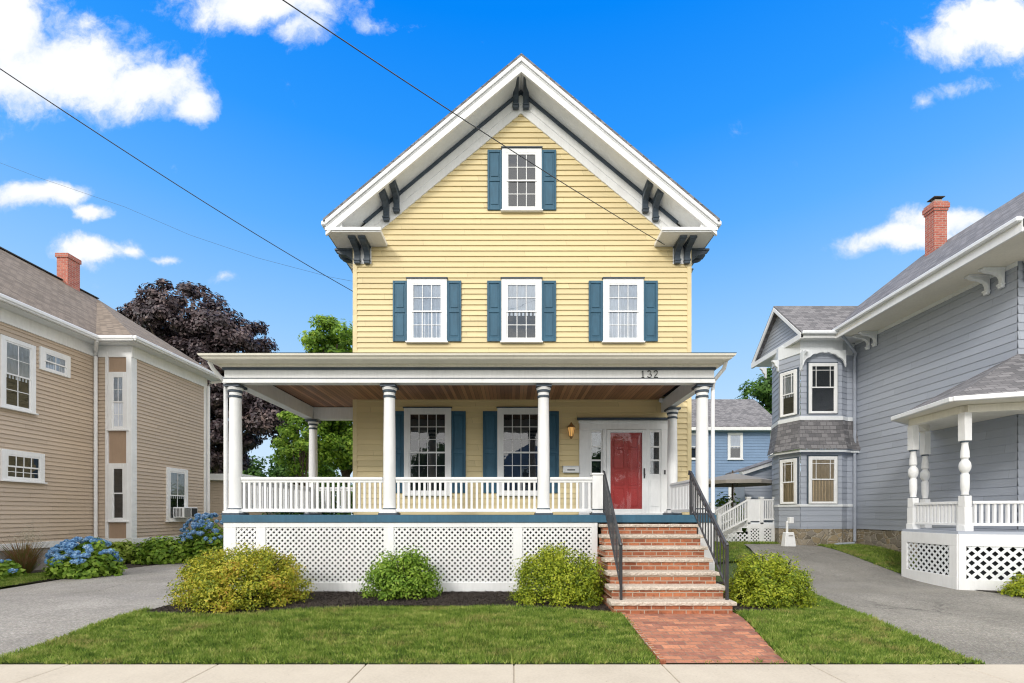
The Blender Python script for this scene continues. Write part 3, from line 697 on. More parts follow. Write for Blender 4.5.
# windows
SC = F/YW
def wx(px): return (px-512)/SC
def wz(py): return CZ+(HY-py)/SC
for i, (a, b, c, d) in enumerate(((407.5, 447.2, 279.7, 342.2), (501.5, 541.6, 279.7, 342.2), (602.7, 643, 279.7, 342.2))):
    xm = (wx(a)+wx(b))/2; ww = wx(b)-wx(a)
    window(H, xm, YW, 0, ww, wz(d), wz(c), 3, 2, .115, ('curtain', 'half', 'curtain')[i], label='upstairs window with white sheer curtain')
    for s in (-1, 1): shutter(H, xm+s*(ww/2+.172), YW, .335, wz(342), wz(281.5))
xm = (wx(502)+wx(541.6))/2; window(H, xm, YW, 0, .94, wz(211.5), wz(150), 3, 2, .115, 'dark', label='attic window high in the gable')
for s in (-1, 1): shutter(H, xm+s*(.47+.175), YW, .34, wz(211), wz(151))
for a, b in ((404.5, 451.5), (497.4, 544.4)):
    xm = (wx(a)+wx(b))/2; ww = wx(b)-wx(a)
    window(H, xm, YW, 0, ww, wz(494.5), wz(408.5), 4, 3, .115, 'dark', label='tall ground floor window with many small panes')
    for s in (-1, 1): shutter(H, xm+s*(ww/2+.172), YW, .34, wz(493), wz(411.5))
# door surround
g = G(); y0 = YW; DZ = 1.56
x0, x1 = wx(579), wx(668); top = wz(420.5)
g.box(x0, x1, y0-.05, y0, top-.22, top); g.box(x0-.02, x1+.02, y0-.07, y0, top-.07, top-.02)
g.box(x0, wx(589.5), y0-.05, y0, DZ, top-.22); g.box(wx(660.5), x1, y0-.05, y0, DZ, top-.22)
g.box(wx(602.5), wx(606), y0-.07, y0, DZ, top-.22); g.box(wx(645), wx(648), y0-.07, y0, DZ, top-.22)
for a, b in ((589.5, 602.5), (648, 660.5)):
    g.box(wx(a), wx(b), y0-.03, y0, DZ, wz(474)); g.box(wx(a)+.05, wx(b)-.05, y0-.042, y0-.03, DZ+.2, wz(480))
    g.box(wx(a), wx(a)+.045, y0-.04, y0, wz(474), top-.22); g.box(wx(b)-.045, wx(b), y0-.04, y0, wz(474), top-.22)
    g.box(wx(a)+.045, wx(b)-.045, y0-.04, y0, wz(432.5), top-.22)
    for zc in (wz(447), wz(460.5)): g.box(wx(a)+.045, wx(b)-.045, y0-.04, y0-.01, zc-.02, zc+.02)
g.box(x0-.02, x1+.02, y0-.12, y0-.02, DZ-.002, DZ+.045)
mk('door_surround', g, 'white', H, bevel=.006)
mk('door_cap', G().box(x0-.05, x1+.05, y0-.11, y0, top, top+.05), 'dark', H)
for a, b in ((589.5, 602.5), (648, 660.5)):
    sd = mk('sidelight', G().box(wx(a)+.045, wx(b)-.045, y0-.024, y0-.022, wz(474), wz(432.5)), 'unlit', H)
    mk('pane', G().box(wx(a)+.045, wx(b)-.045, y0-.03, y0-.028, wz(474)+.002, wz(432.5)-.002), 'glass', sd)
# red door behind storm door
dx0, dx1 = wx(606)+.0, wx(645); dt = top-.23
g = G(); fw = .09
ya = y0-.035
g.box(dx0+fw*.6, dx1-fw*.6, ya, ya+.012, DZ+.1, dt-.04)
dm = (dx0+dx1)/2
for (za, zb) in ((DZ+.22, DZ+.62), (DZ+.72, DZ+1.02), (DZ+1.12, DZ+1.55), (DZ+1.63, DZ+1.83)):
    for s in (-1, 1):
        a, b = sorted((dm+s*.03, dm+s*.30)); g.box(a+.03, b-.03, ya-.006, ya, za, zb)
        for q in ((a, a+.03, za, zb), (b-.03, b, za, zb), (a+.03, b-.03, za-.03, za), (a+.03, b-.03, zb, zb+.03)): g.box(q[0], q[1], ya-.014, ya, q[2], q[3])
dr = mk('front_door', g, 'red', H, bevel=.006)
g = G(); g.box(dx0, dx0+fw, y0-.085, y0-.052, DZ+.045, dt); g.box(dx1-fw, dx1, y0-.085, y0-.052, DZ+.045, dt); g.box(dx0+fw, dx1-fw, y0-.085, y0-.052, dt-.07, dt); g.box(dx0+fw, dx1-fw, y0-.085, y0-.052, DZ+.045, DZ+.14)
sdr = mk('storm_door', g, 'white', H, bevel=.006)
mk('pane', G().box(dx0+fw-.01, dx1-fw+.01, y0-.068, y0-.064, DZ+.13, dt-.06), 'glassd', sdr)
g = G(); hx = dx1-fw*.45; g.box(hx-.018, hx+.018, y0-.092, y0-.085, DZ+.86, DZ+1.10); g.tube([(hx, y0-.09, DZ+.93), (hx, y0-.14, DZ+.94), (hx-.02, y0-.14, DZ+1.0), (hx, y0-.09, DZ+1.05)], .012)
mk('handle', g, 'dig', sdr)
mk('doorbell', G().box(wx(664)-.018, wx(664)+.018, y0-.065, y0-.05, DZ+.96, DZ+1.06), 'dig', H)
# ---- porch
BF = 8.30; PXL, PXR = -5.25, 3.69; PB = 11.75
g = G()
g.box(PXL, PXR, BF, BF+.22, 3.99, 4.285)              # front beam
g.box(PXL, PXL+.22, BF+.22, PB, 3.99, 4.285)          # left beam
g.box(PXL+.22, XL-.0, PB-.22, PB, 3.99, 4.285)        # rear left beam
g.box(PXR-.15, PXR, BF+.22, YW-.02, 3.99, 4.285)      # right beam
g.box(PXL-.012, PXR+.012, BF-.014, BF, 3.985, 4.045)
g.box(PXL-.02, PXR+.02, BF-.03, BF+.0, 3.965, 3.99)
mk('porch_beam', g, 'white', H, bevel=.004)
g = G(); g.box(PXL-.02, PXR+.02, BF-.03, BF-.001, 4.205, 4.248); g.box(PXL-.02, PXL-.001, BF, PB, 4.205, 4.248); g.box(PXR+.001, PXR+.02, BF, YW-.05, 4.205, 4.248)
g.box(PXL-.004, PXR+.004, BF-.018, BF-.0145, 4.045, 4.06)
mk('beam_stripe', g, 'dark', H)
g = G(); g.box(PXL+.22, PXR-.22, BF+.22, YW-.001, 4.30, 4.32); g.box(PXL+.22, XL, YW-.001, PB-.22, 4.30, 4.32); mk('porch_ceiling', g, 'ceil', H)
g = G(); OV = .33; ro = (PXL-.14, PXR+.13, BF-OV)
g.box(ro[0], ro[1], ro[2], BF+.1, 4.295, 4.315); g.box(ro[0], PXL, BF+.1, PB+.2, 4.295, 4.315); g.box(PXR, ro[1], BF+.1, YW-.02, 4.295, 4.315)
g.box(PXL-.05, PXR+.05, BF-.07, BF, 4.248, 4.295); g.box(PXL-.07, PXL, BF, PB, 4.248, 4.294); g.box(PXR, PXR+.07, BF, YW-.02, 4.248, 4.294)
mk('porch_soffit', g, 'cream', H)
g = G()
prof = [(0, 4.300), (-.03, 4.305), (-.045, 4.325), (-.075, 4.345), (-.085, 4.378), (0, 4.378)]
A, B = ro[0], ro[1]
g.add([(A+a, ro[2]+a+.02, z) for a, z in prof]+[(B-a, ro[2]+a+.02, z) for a, z in prof], [(i, i+1, 7+i, 6+i) for i in range(5)]+[(5, 0, 6, 11)])
g.add([(A+a, ro[2]+a+.02, z) for a, z in prof]+[(A+a, PB+.2, z) for a, z in prof], [(6+i, 7+i, i+1, i) for i in range(5)])
g.add([(B-a, ro[2]+a+.02, z) for a, z in prof]+[(B-a, YW-.02, z) for a, z in prof], [(i, i+1, 7+i, 6+i) for i in range(5)])
mk('porch_gutter', g, 'cream', H)
g = G(); zr0 = 4.385; zr1 = 4.95; e0 = ro[0]-.085; e1 = ro[1]+.085; ey = ro[2]-.07
g.poly([(e0, ey, zr0), (e1, ey, zr0), (e1-.7, YW, zr1), (XL, YW, zr1)]); g.poly([(e0, PB+.2, zr0), (e0, ey, zr0), (XL, YW, zr1), (XL, PB+.2, zr1)])
g.poly([(e1, ey, zr0), (e1, YW, zr0), (e1-.7, YW, zr1)]); g.poly([(e0, PB+.2, zr0), (XL, PB+.2, zr1), (XL, PB+.2, zr0)])
g.poly([(e0, ey, zr0-.006), (e0, PB+.2, zr0-.006), (e1, PB+.2, zr0-.006), (e1, ey, zr0-.006)])
mk('porch_roof', g, 'roofe', H)
g = G(); g.box(PXL+.0, PXR-.0, BF+.01, YW-.02, 1.50, 1.56); g.box(PXL, XL, YW-.02, PB, 1.50, 1.56); mk('porch_floor', g, 'blue', H)
g = G(); g.box(PXL-.03, PXR+.03, BF-.03, BF+.01, 1.425, 1.563); g.box(PXL-.03, PXL, BF+.01, PB, 1.425, 1.563); g.box(PXR, PXR+.03, BF+.01, YW, 1.425, 1.563)
mk('deck_edge', g, 'blue', H, bevel=.005)
# skirt
SX0 = 1.56
T = wall_T(0, BF, 0); gb = .15
g = G(); g.box(PXL-.01, SX0+.0, BF-.01, BF+.03, 1.335, 1.425); g.box(PXL, SX0, BF-.012, BF+.03, gb-.05, .335)
bx = lambda p: (p-512)*BF/F
posts = [(PXL-.01, bx(236)), (bx(256), bx(265.6)), (bx(383.8), bx(393.8)), (bx(513), bx(522.5)), (bx(591.5), SX0)]
for a, b in posts: g.box(a, b, BF-.008, BF+.03, .335, 1.335)
g.box(PXL-.012, PXL+.03, BF+.03, PB, 1.335, 1.425); g.box(PXL-.012, PXL+.03, BF+.03, PB, gb-.05, .335)
for yy_ in (BF+.03, 9.9, PB-.2): g.box(PXL-.01, PXL+.03, yy_, yy_+.2, .335, 1.335)
g.box(PXR-.3, PXR+.01, BF-.01, BF+.03, 1.335, 1.425); g.box(PXR-.3, PXR, BF-.012, BF+.03, .1, 1.335)
g.box(PXR-.03, PXR+.012, BF+.03, YW, .1, 1.425)
mk('skirt_board', g, 'white', H, bevel=.004)
for i in range(4):
    a, b = posts[i][1], posts[i+1][0]; mk('lattice_panel', lattice(G(), T, a-.01, b+.01, .33, 1.34, .072, .036, .007, .004), 'white', H)
mk('lattice_panel', lattice(G(), wall_T(PXL, 0, -math.pi/2), -PB, -BF-.03, .33, 1.34, .072, .036, .007, .004), 'white', H)
g = G(); g.box(PXL+.3, SX0+.0, BF+.6, BF+.65, -.0, 1.49); g.box(PXL+.3, PXL+.35, BF+.65, PB, 0, 1.49); mk('underporch_shade', g, 'unlit', H)  # near-black sheets painting in the shade behind the lattice
# columns
def column(x, y, z0=1.563, z1=3.965, r=.112):
    g = G(); h = z1-z0
    g.mat(1).box(x-.165, x+.165, y-.165, y+.165, z0, z0+.035)
    g.mat(0).box(x-.15, x+.15, y-.15, y+.15, z0+.035, z0+.07)
    P = [(r*1.25, .07, 0), (r*1.25, .10, 1), (r*1.12, .105, 1), (r*1.1, .125, 0), (r*1.02, .14, 0), (r*1.0, .2, 0), (r*.99, h*.5, 0), (r*.90, h-.27, 0), (r*.9, h-.24, 1), (r*1.02, h-.235, 1), (r*1.02, h-.195, 0), (r*.92, h-.19, 0), (r*.92, h-.14, 1), (r*1.07, h-.135, 1), (r*1.08, h-.095, 0), (r*1.22, h-.06, 0), (r*1.18, h-.045, 0)]
    g.lathe((x, y, z0), P, 28)
    g.mat(1).box(x-.142, x+.142, y-.142, y+.142, z0+h-.045, z0+h)
    return mk('column', g, ['white', 'dark'], H, smooth=True, bevel=.003)
CY = 8.46
for px in (235.5, 389.5, 543.5, 702): column((px-512)*CY/F, CY)
column(-5.07, 11.6, r=.105); column(3.63, 10.30, r=.112)
# rails
bal0 = []
def railing(xa, ya, xb, yb, n, parts=True, z0=1.563, h=.70):
    g = G(); a = Vector((xa, ya, 0)); b = Vector((xb, yb, 0)); L = (b-a).length
    g.bar(a+Vector((0, 0, z0+h-.025)), b+Vector((0, 0, z0+h-.025)), .085, .05); g.bar(a+Vector((0, 0, z0+h-.075)), b+Vector((0, 0, z0+h-.075)), .04, .05)
    g.bar(a+Vector((0, 0, z0+.085)), b+Vector((0, 0, z0+.085)), .065, .06)
    rl = mk('porch_railing', g, 'white', H, bevel=.004); gg = G()
    for i in range(n):
        p = a+(b-a)*((i+.5)/n)
        if parts:
            if not bal0:
                bal0.append(mk('baluster', G().box(p.x-.02, p.x+.02, p.y-.02, p.y+.02, z0+.11, z0+h-.10), 'white', rl, origin=(p.x, p.y, z0+.11)))
            else: dup(bal0[0], (p.x, p.y, z0+.11), rl)
        else: gg.box(p.x-.02, p.x+.02, p.y-.02, p.y+.02, z0+.11, z0+h-.10)
    if not parts: props(mk('baluster', gg, 'white', rl), kind='stuff')
cxs = [(px-512)*CY/F for px in (235.5, 389.5, 543.5, 702)]
railing(cxs[0]+.12, CY, cxs[1]-.12, CY, 27); railing(cxs[1]+.12, CY, cxs[2]-.12, CY, 27)
NX = (597-512)*CY/F
railing(cxs[2]+.12, CY, NX-.09, CY, 7)
railing(-5.1, CY+.12, -5.1, 11.5, 30)
railing(-5.0, 11.6, XL-.02, 11.6, 12, False); railing(3.58, 10.2, 3.54, CY+.12, 18, False)
g = G(); g.box(NX-.095, NX+.095, CY-.095, CY+.095, 1.563, 2.30); g.box(NX-.115, NX+.115, CY-.115, CY+.115, 2.30, 2.335); g.mat(1).box(NX-.12, NX+.12, CY-.12, CY+.12, 1.564, 1.60); g.box(NX-.11, NX+.11, CY-.11, CY+.11, 1.66, 1.675)
mk('newel_post', g, ['white', 'dark'], H, bevel=.005)
# downspouts
def downspout(pts, parent, r=.035, mat='white', name='downspout'):
    g = G(); g.tube(pts, r, 8); return mk(name, g, mat, parent, smooth=True)
downspout([(PXL-.15, 8.12, 4.30), (PXL-.14, 8.2, 4.2), (PXL-.07, 8.42, 4.03), (PXL-.06, 8.44, 3.9), (PXL-.06, 8.44, .3)], H)
downspout([(PXR+.13, 8.12, 4.30), (PXR+.13, 8.2, 4.2), (PXR+.05, 8.42, 4.05), (PXR+.035, 8.44, 3.9), (PXR+.035, 8.44, .3)], H)
# house number 132
def digit(strokes, x, z, s=.062):
    g = G()
    for st in strokes: g.tube([(x+a*s, BF-.022, z+b*s) for a, b in st], .0085, 6)
    return g
D1 = [[(-.35, 1.55), (0, 2), (0, 0)], [(-.4, 0), (.4, 0)]]
D3 = [[(-.5, 1.6), (-.3, 1.95), (.1, 2), (.5, 1.75), (.45, 1.3), (.05, 1.1), (.5, .9), (.62, .5), (.3, .05), (-.2, 0), (-.55, .35)]]
D2 = [[(-.5, 1.55), (-.25, 1.95), (.2, 2), (.55, 1.6), (.4, 1.1), (-.1, .55), (-.55, 0), (.65, 0)]]
dx_ = lambda p: (p-512)*BF/F
for st, p in ((D1, 642.6), (D3, 649), (D2, 655.3)): mk('house_number', digit(st, dx_(p), 4.065), 'dig', H)
# porch sensor + lamp + mailbox
g = G(); g.lathe((3.50, YW-.15, 4.2), [(.03, .1), (.05, .08), (.055, .03), (.03, 0)], 12); mk('motion_sensor', g, 'white', H, smooth=True)
lx = wx(570.5); lz = wz(440)
L = thing('wall_lantern', (lx, YW-.14, lz), 'brass wall lantern with amber glass left of the red door', 'lantern')
g = G(); g.box(lx-.045, lx+.045, YW-.035, YW-.015, lz+.08, lz+.28); g.tube([(lx, YW-.03, lz+.25), (lx, YW-.09, lz+.36), (lx, YW-.14, lz+.38)], .012)
g.lathe((lx, YW-.14, lz), [(.012, 0), (.03, .03), (.045, .06)], 6); g.lathe((lx, YW-.14, lz), [(.10, .27), (.085, .30), (.04, .345), (.015, .39)], 6)
for k in range(6):
    t_ = k*math.pi/3; g.tube([(lx+.045*math.cos(t_), YW-.14+.045*math.sin(t_), lz+.06), (lx+.085*math.cos(t_), YW-.14+.085*math.sin(t_), lz+.27)], .006, 5)
mk('lantern_frame', g, 'brass', L)
mk('lantern_glass', G().lathe((lx, YW-.14, lz), [(.04, .062), (.078, .268)], 6), 'amber', L)
pl = bpy.data.lights.new('lantern_bulb', 'POINT'); pl.energy = 9; pl.color = (1, .62, .28); pl.shadow_soft_size = .04; po_ = bpy.data.objects.new('lantern_bulb', pl); C.objects.link(po_); po_.location = Vector((lx, YW-.14, lz+.16))-WO[L.name]; po_.parent = L
mx0, mx1, mz0, mz1 = wx(562.5), wx(578.5), wz(473), wz(466.3)
MB = thing('mailbox', ((mx0+mx1)/2, YW-.1, mz0), 'small white wall mailbox beneath the brass lantern', 'mailbox')
g = G(); g.box(mx0, mx1, YW-.12, YW-.02, mz0, mz1-.02); g.box(mx0-.01, mx1+.01, YW-.13, YW-.02, mz1-.02, mz1); mk('mailbox_body', g, 'white', MB, bevel=.006)
g = G(); g.box(mx0+.1, mx1-.1, YW-.128, YW-.12, mz0+.05, mz0+.075); mk('letter_slot', g, 'dig', MB)
# ================================================================== FRONT STEPS
ST = thing('front_steps', (2.35, 7.3, .14), 'red brick front steps with pale granite treads up to the porch', 'steps')
n = 7; Yf = [6.50+i*.26 for i in range(n)]
nosx = [(611, 737), (609, 727.5), (607.5, 720), (605, 713), (602.8, 708), (601.8, 704), (600.8, 700.2)]
g = G(); sx_ = []
for i in range(n):
    a = (nosx[i][0]-512)*Yf[i]/F; b = (nosx[i][1]-512)*Yf[i]/F; sx_.append((a, b))
for i in range(n):
    a, b = sx_[i]; z1 = .14+.18*(i+1)-.057; z0 = .05 if i == 0 else .14+.18*i-.0
    g.box(a+.05, b-.05, Yf[i]+.03, 8.30, z0, z1)
    if i < n-1: pass
g.box(sx_[-1][0]+.05, sx_[-1][1]-.05, 8.09, 8.272, 1.335, 1.40)
mk('brick_riser', g, 'brick', ST)
import bmesh
for i in range(n):
    a, b = sx_[i]; z1 = .14+.18*(i+1); yb = Yf[i]+.30 if i < n-1 else 8.268
    bm = bmesh.new(); nx = 40
    me = bpy.data.meshes.new('tread'); g = G(); rows = [(Yf[i]+.012, z1-.055), (Yf[i], z1-.045), (Yf[i], z1-.015), (Yf[i]+.015, z1), (yb, z1), (yb, z1-.055)]
    vs = []
    for k in range(nx+1):
        x = a+(b-a)*k/nx
        for j, (yy_, zz) in enumerate(rows):
            jt = (random.random()-.5)*.014 if j < 4 else 0
            vs.append((x, yy_+jt, zz+((random.random()-.5)*.006 if j != 0 and j != 5 else 0)))
    m_ = len(rows); fs = [(k*m_+j, (k+1)*m_+j, (k+1)*m_+(j+1) % m_, k*m_+(j+1) % m_) for k in range(nx) for j in range(m_)]
    fs += [tuple(range(m_)), tuple(range(nx*m_, nx*m_+m_))[::-1]]
    g.add(vs, fs); mk('tread', g, 'granite', ST)
def handrail(xt, yt, xb, yb):
    zt = 2.36; zb = 1.12; g = G(); zbase = .32
    top = Vector((xt, yt, zt)); bot = Vector((xb, yb, zb))
    g.bar(top, bot, .034, .024); g.tube([top+Vector((0, .0, 0)), top+Vector((0, .08, .02)), top+Vector((0, .10, -.05))], .016)
    off = Vector((0, 0, -.62)); g.bar(top+off, bot+off, .025, .022); off2 = Vector((0, 0, -.09)); g.bar(top+off2, bot+off2, .025, .02)
    g.box(xb-.018, xb+.018, yb-.018, yb+.018, zbase, zb+.0); g.box(xt-.018, xt+.018, yt-.018, yt+.018, 1.563 if yt > 8.3 else 1.4, zt)
    g.lathe((xb, yb-.0, zb-.01), [(.02, 0), (.03, .02), (.02, .05), (.005, .06)], 8)
    hr = mk('handrail', g, 'iron', ST)
    m_ = 13
    for k in range(1, m_):
        p = top+(bot-top)*(k/m_); mk('picket', G().box(p.x-.008, p.x+.008, p.y-.008, p.y+.008, p.z-.62, p.z-.01), 'iron', hr)
handrail((604.2-512)*8.38/F, 8.38, (621-512)*6.68/F, 6.68); handrail((690.8-512)*8.38/F, 8.38, (727-512)*6.68/F, 6.68)
# ================================================================== TAN HOUSE (left)
TH = thing('tan_house', (-13, 12, .15), 'tan clapboard house with white trim beyond the left driveway', 'house')
XA = -11.9; XW = -10.86; YA = 13.0; YE = 16.15; EZ = 6.6
g = G()
siding(g, [(0, .85), (YA-5.5, .85), (YA-5.5, 6.35), (0, 6.35)], (XA, 5.5), (0, 1), (1, 0), .105, .022)
siding(g, [(0, .85), (YE-YA, .85), (YE-YA, 6.35), (0, 6.35)], (XW, YA), (0, 1), (1, 0), .105, .022)
siding(g, [(XA, .85), (-11.54, .85), (-11.54, 6.35), (XA, 6.35)], (0, YA), (1, 0), (0, -1), .105, .022)
siding(g, [(-19, .85), (XA, .85), (XA, 6.35), (-15.5, 9.3), (-19, 6.35)], (0, 5.5), (1, 0), (0, -1), .105, .022)
mk('wall', g, 'tan', TH)
mk('bay_panel', G().box(-11.54, XW, YA-.012, YA+.05, .85, 6.35), 'tan2', TH)
g = G(); g.box(XA-.02, XA+.01, 5.5, YA, .1, .85); g.box(XA, XW, YA-.01, YA+.02, .1, .85); g.box(XW-.02, XW+.01, YA, YE, .1, .85); g.box(-19, XA, 5.49, 5.52, .05, .85); mk('foundation', g, 'foundation', TH)
g = G()
g.box(XA, XA+.045, 5.5, YA-.03, .72, .88); g.box(XA+.045, XW+.045, YA-.045, YA, .72, .88); g.box(XW, XW+.045, YA, YE, .72, .88)
g.box(XA, XA+.05, 5.5, YA-.03, 6.05, 6.37); g.box(XA, XW+.05, YA-.05, YA, 6.05, 6.37); g.box(XW, XW+.05, YA, YE, 6.05, 6.37)
g.box(-11.58, -11.50, YA-.055, YA, .88, 6.2); g.box(XW-.12, XW+.03, YA-.056, YA, .88, 6.2); g.box(XW, XW+.031, YA, YA+.14, .88, 6.2); g.box(XW, XW+.031, YE-.14, YE+.01, .88, 6.2)
for z in (1.35, 2.98, 3.99, 5.65): pass
mk('trim_board', g, 'white', TH, bevel=.005)
g = G(); OE = .38
g.box(XA, XA+OE, 5.1, YA-.3, 6.37, 6.40); g.box(XA, XW+OE, YA-.36, YA, 6.372, 6.402); g.box(XW, XW+OE, YA, YE+.4, 6.37, 6.40)
mk('soffit', g, 'white2', TH)
g = G()
for a, b in (((XA+OE+.05, 5.1), (XA+OE+.05, YA-.38)), ((XA+OE, YA-.40), (XW+OE, YA-.40)), ((XW+OE+.05, YA-.44), (XW+OE+.05, YE+.45))):
    g.bar((a[0], a[1], 6.47), (b[0], b[1], 6.47), .11, .10); g.bar((a[0], a[1], 6.40), (b[0], b[1], 6.40), .07, .05)
mk('gutter', g, 'white', TH, bevel=.02)
P_ = (-15.5, 17.0, 9.62); ez = 6.49; xe = XA+OE; xw = XW+OE
g = G(); g.poly([(xe, 5.1, ez), (xe, YA-.4, ez), P_, (-15.5, 5.1, 9.62)]); g.poly([(xe, YA-.4, ez), (xw, YA-.4, ez), P_]); g.poly([(xw, YA-.4, ez), (xw, YE+.45, ez), P_])
g.poly([(xw, YE+.45, ez), (-20, YE+.45, ez), P_]); g.poly([(-19.5, 5.1, ez), (-15.5, 5.1, 9.62), P_, (-19.5, YE+.45, ez)])
rf = mk('roof', g, 'roofb', TH)
g = G(); g.bar((-15.5, 5.0, 9.63), (-15.5, 17., 9.63), .16, .03); mk('ridge_cap', g, 'roofe', rf)
g = G(); cx0, cy0 = -15.45, 15.85; g.box(cx0-.19, cx0+.19, cy0-.22, cy0+.22, 9.0, 10.40); g.box(cx0-.22, cx0+.22, cy0-.25, cy0+.25, 10.40, 10.54); mk('chimney', g, 'chim', rf)
window(TH, XA, (10.6+11.25)/2, math.pi/2, .78, 4.08, 5.75, 2, 2, .10, 'half', headmat=None, proud=.07, label='tall upstairs window at left edge')
window(TH, XA, 11.82, math.pi/2, .78, 5.22, 5.80, 2, 1, .11, 'curtain', headmat=None, sill=False, brows=1, label='small high window under the eave')
window(TH, XA, 11.05, math.pi/2, .98, 2.38, 3.10, 4, 1, .11, 'dark', headmat=None, brows=2, label='small low window with square panes')
window(TH, -11.20, YA-.012, 0, .56, 3.98, 5.62, 2, 2, .12, 'sidecurtain', headmat=None)
window(TH, -11.20, YA-.012, 0, .56, 1.38, 3.02, 1, 1, .12, 'dark', headmat=None)
window(TH, XW, 14.72, math.pi/2, .92, 1.36, 3.05, 2, 1, .12, 'half', headmat=None, label='window holding the air conditioner')
downspout([(XA+OE+.04, YA-.42, 6.38), (XA+.15, YA-.16, 6.2), (XA+.08, YA-.08, 6.05), (XA+.08, YA-.08, .4)], TH, .045)
downspout([(XW+OE+.04, YE+.3, 6.38), (XW+.12, YE+.05, 6.25), (XW+.09, YE-.0, 6.1), (XW+.09, YE, .4)], TH, .045)
g = G(); siding(g, [(-14, .4), (-10.9, .4), (-10.9, 2.9), (-14, 2.9)], (0, 18), (1, 0), (0, -1), .105, .022); g.box(-14, -10.9, 18, 22, .2, 2.9); mk('rear_addition', g, 'tan', TH)
g = G(); g.box(-14, -10.6, 17.7, 22, 2.9, 3.15); g.box(-11.05, -10.88, 17.96, 18, .3, 2.9); mk('rear_trim', g, 'white', TH)
AC = thing('air_conditioner', (XW+.18, 14.85, 1.43), 'white air conditioner sitting in the lower sash of a tan house window', 'air conditioner')
g = G(); g.box(XW+.03, XW+.38, 14.52, 15.18, 1.46, 1.80); mk('casing', g, 'white', AC, bevel=.012)
g = G()
for k in range(9): g.box(XW+.38, XW+.386, 14.56, 14.84, 1.49+k*.033, 1.505+k*.033)
g.box(XW+.38, XW+.386, 14.88, 15.15, 1.49, 1.77)
for k in range(6): g.box(XW+.08+k*.045, XW+.1+k*.045, 14.514, 14.52, 1.5, 1.76)
mk('grille', g, 'dig', AC)
# ================================================================== GREY HOUSE (right)
GH = thing('grey_house', (12, 12, .5), 'blue grey house with bay windows and fieldstone base beside the right driveway', 'house')
XG = 10.55; YG = 9.49; YH = 13.95; SZ = 6.83; BZ = 1.13
def pwall(g, a, b, z0, z1, pitch, out=.016):
    u = Vector((b[0]-a[0], b[1]-a[1])); Ln = u.length; u /= Ln; n_ = (u.y, -u.x)
    siding(g, [(0, z0), (Ln, z0), (Ln, z1), (0, z1)], a, (u.x, u.y), n_, pitch, out)
BC, BB, BA, BD = (8.75, 13.8), (10.0, 13.8), (10.28, 13.97), (8.48, 14.45); BE = (8.75, 15.3)
g = G()
pwall(g, (XG, YH), (XG, YG), BZ, SZ, .18, .013)
siding(g, [(XG, BZ), (16.5, BZ), (16.5, 6.9), (13.5, 9.6), (XG, 6.9)], (0, YG), (1, 0), (0, -1), .18, .013)
for z0, z1 in ((BZ, 3.5), (4.4, SZ)):
    for a, b in ((BC, BB), (BB, BA), (BD, BC), (BE, BD), (BA, (XG, 13.97))): pwall(g, a, b, z0, z1, .17, .013)
g.box(XG+.02, 16.4, YG+.1, YG+5.3, 1., 6.8)
mk('wall', g, 'gray', GH)
g = G()
def band(g, off, z0, z1, pts=(BE, BD, BC, BB, BA, (XG, 14.0))):
    ctr = Vector((9.5, 14.6))
    q = []
    for i, p in enumerate(pts):
        v_ = (Vector(p)-ctr); v_.x *= 1; q.append((p[0]-off*.75 if p[0] < 9.6 else p[0], p[1]-(off if p[1] < 14.2 else 0)))
    for i in range(len(q)-1):
        a, b = q[i], q[i+1]; u_ = Vector((b[0]-a[0], b[1]-a[1])).normalized(); n_ = Vector((-u_.y, u_.x))*.09
        g.hexa([(a[0], a[1], z0), (b[0], b[1], z0), (b[0]+n_.x, b[1]+n_.y, z0), (a[0]+n_.x, a[1]+n_.y, z0)], [(a[0], a[1], z1), (b[0], b[1], z1), (b[0]+n_.x, b[1]+n_.y, z1), (a[0]+n_.x, a[1]+n_.y, z1)])
for a_ in ((.05, 4.42, 4.54), (.19, 3.44, 3.52), (.04, 1.80, 1.88), (.03, 6.45, 6.86)):
    g = G(); band(g, *a_); mk('bay_trim', g, 'white2', GH, bevel=.006)
# skirt roof between the bay storeys
g = G()
def offp(p, o): return (p[0]-(o*.8 if p[0] < 9.6 else (o*.0)), p[1]-(o if p[1] < 14.2 else o*.1))
pts = [BE, BD, BC, BB, BA, (XG, 14.0)]
for i in range(5):
    a, b = pts[i], pts[i+1]
    prv = None
    for o, z in ((.24, 3.52), (.16, 3.75), (.08, 4.1), (.035, 4.42)):
        pa, pb = offp(a, o), offp(b, o)
        if prv: g.poly([prv[0], prv[1], (pb[0], pb[1], z), (pa[0], pa[1], z)])
        prv = ((pa[0], pa[1], z), (pb[0], pb[1], z))
mk('skirt_roof', g, 'roofd', GH)
g = G()
for a, b in ((BE, BD), (BD, BC), (BC, BB), (BB, BA), (BA, (XG, 13.98)), ((XG+.015, 13.98), (XG+.015, YG)), ((XG, YG), (16.5, YG))):
    g.hexa([(a[0], a[1], .1), (b[0], b[1], .1), (b[0]+.1, b[1]+.1, .1), (a[0]+.1, a[1]+.1, .1)], [(a[0], a[1], BZ), (b[0], b[1], BZ), (b[0]+.1, b[1]+.1, BZ), (a[0]+.1, a[1]+.1, BZ)])
mk('foundation', g, 'stone', GH)
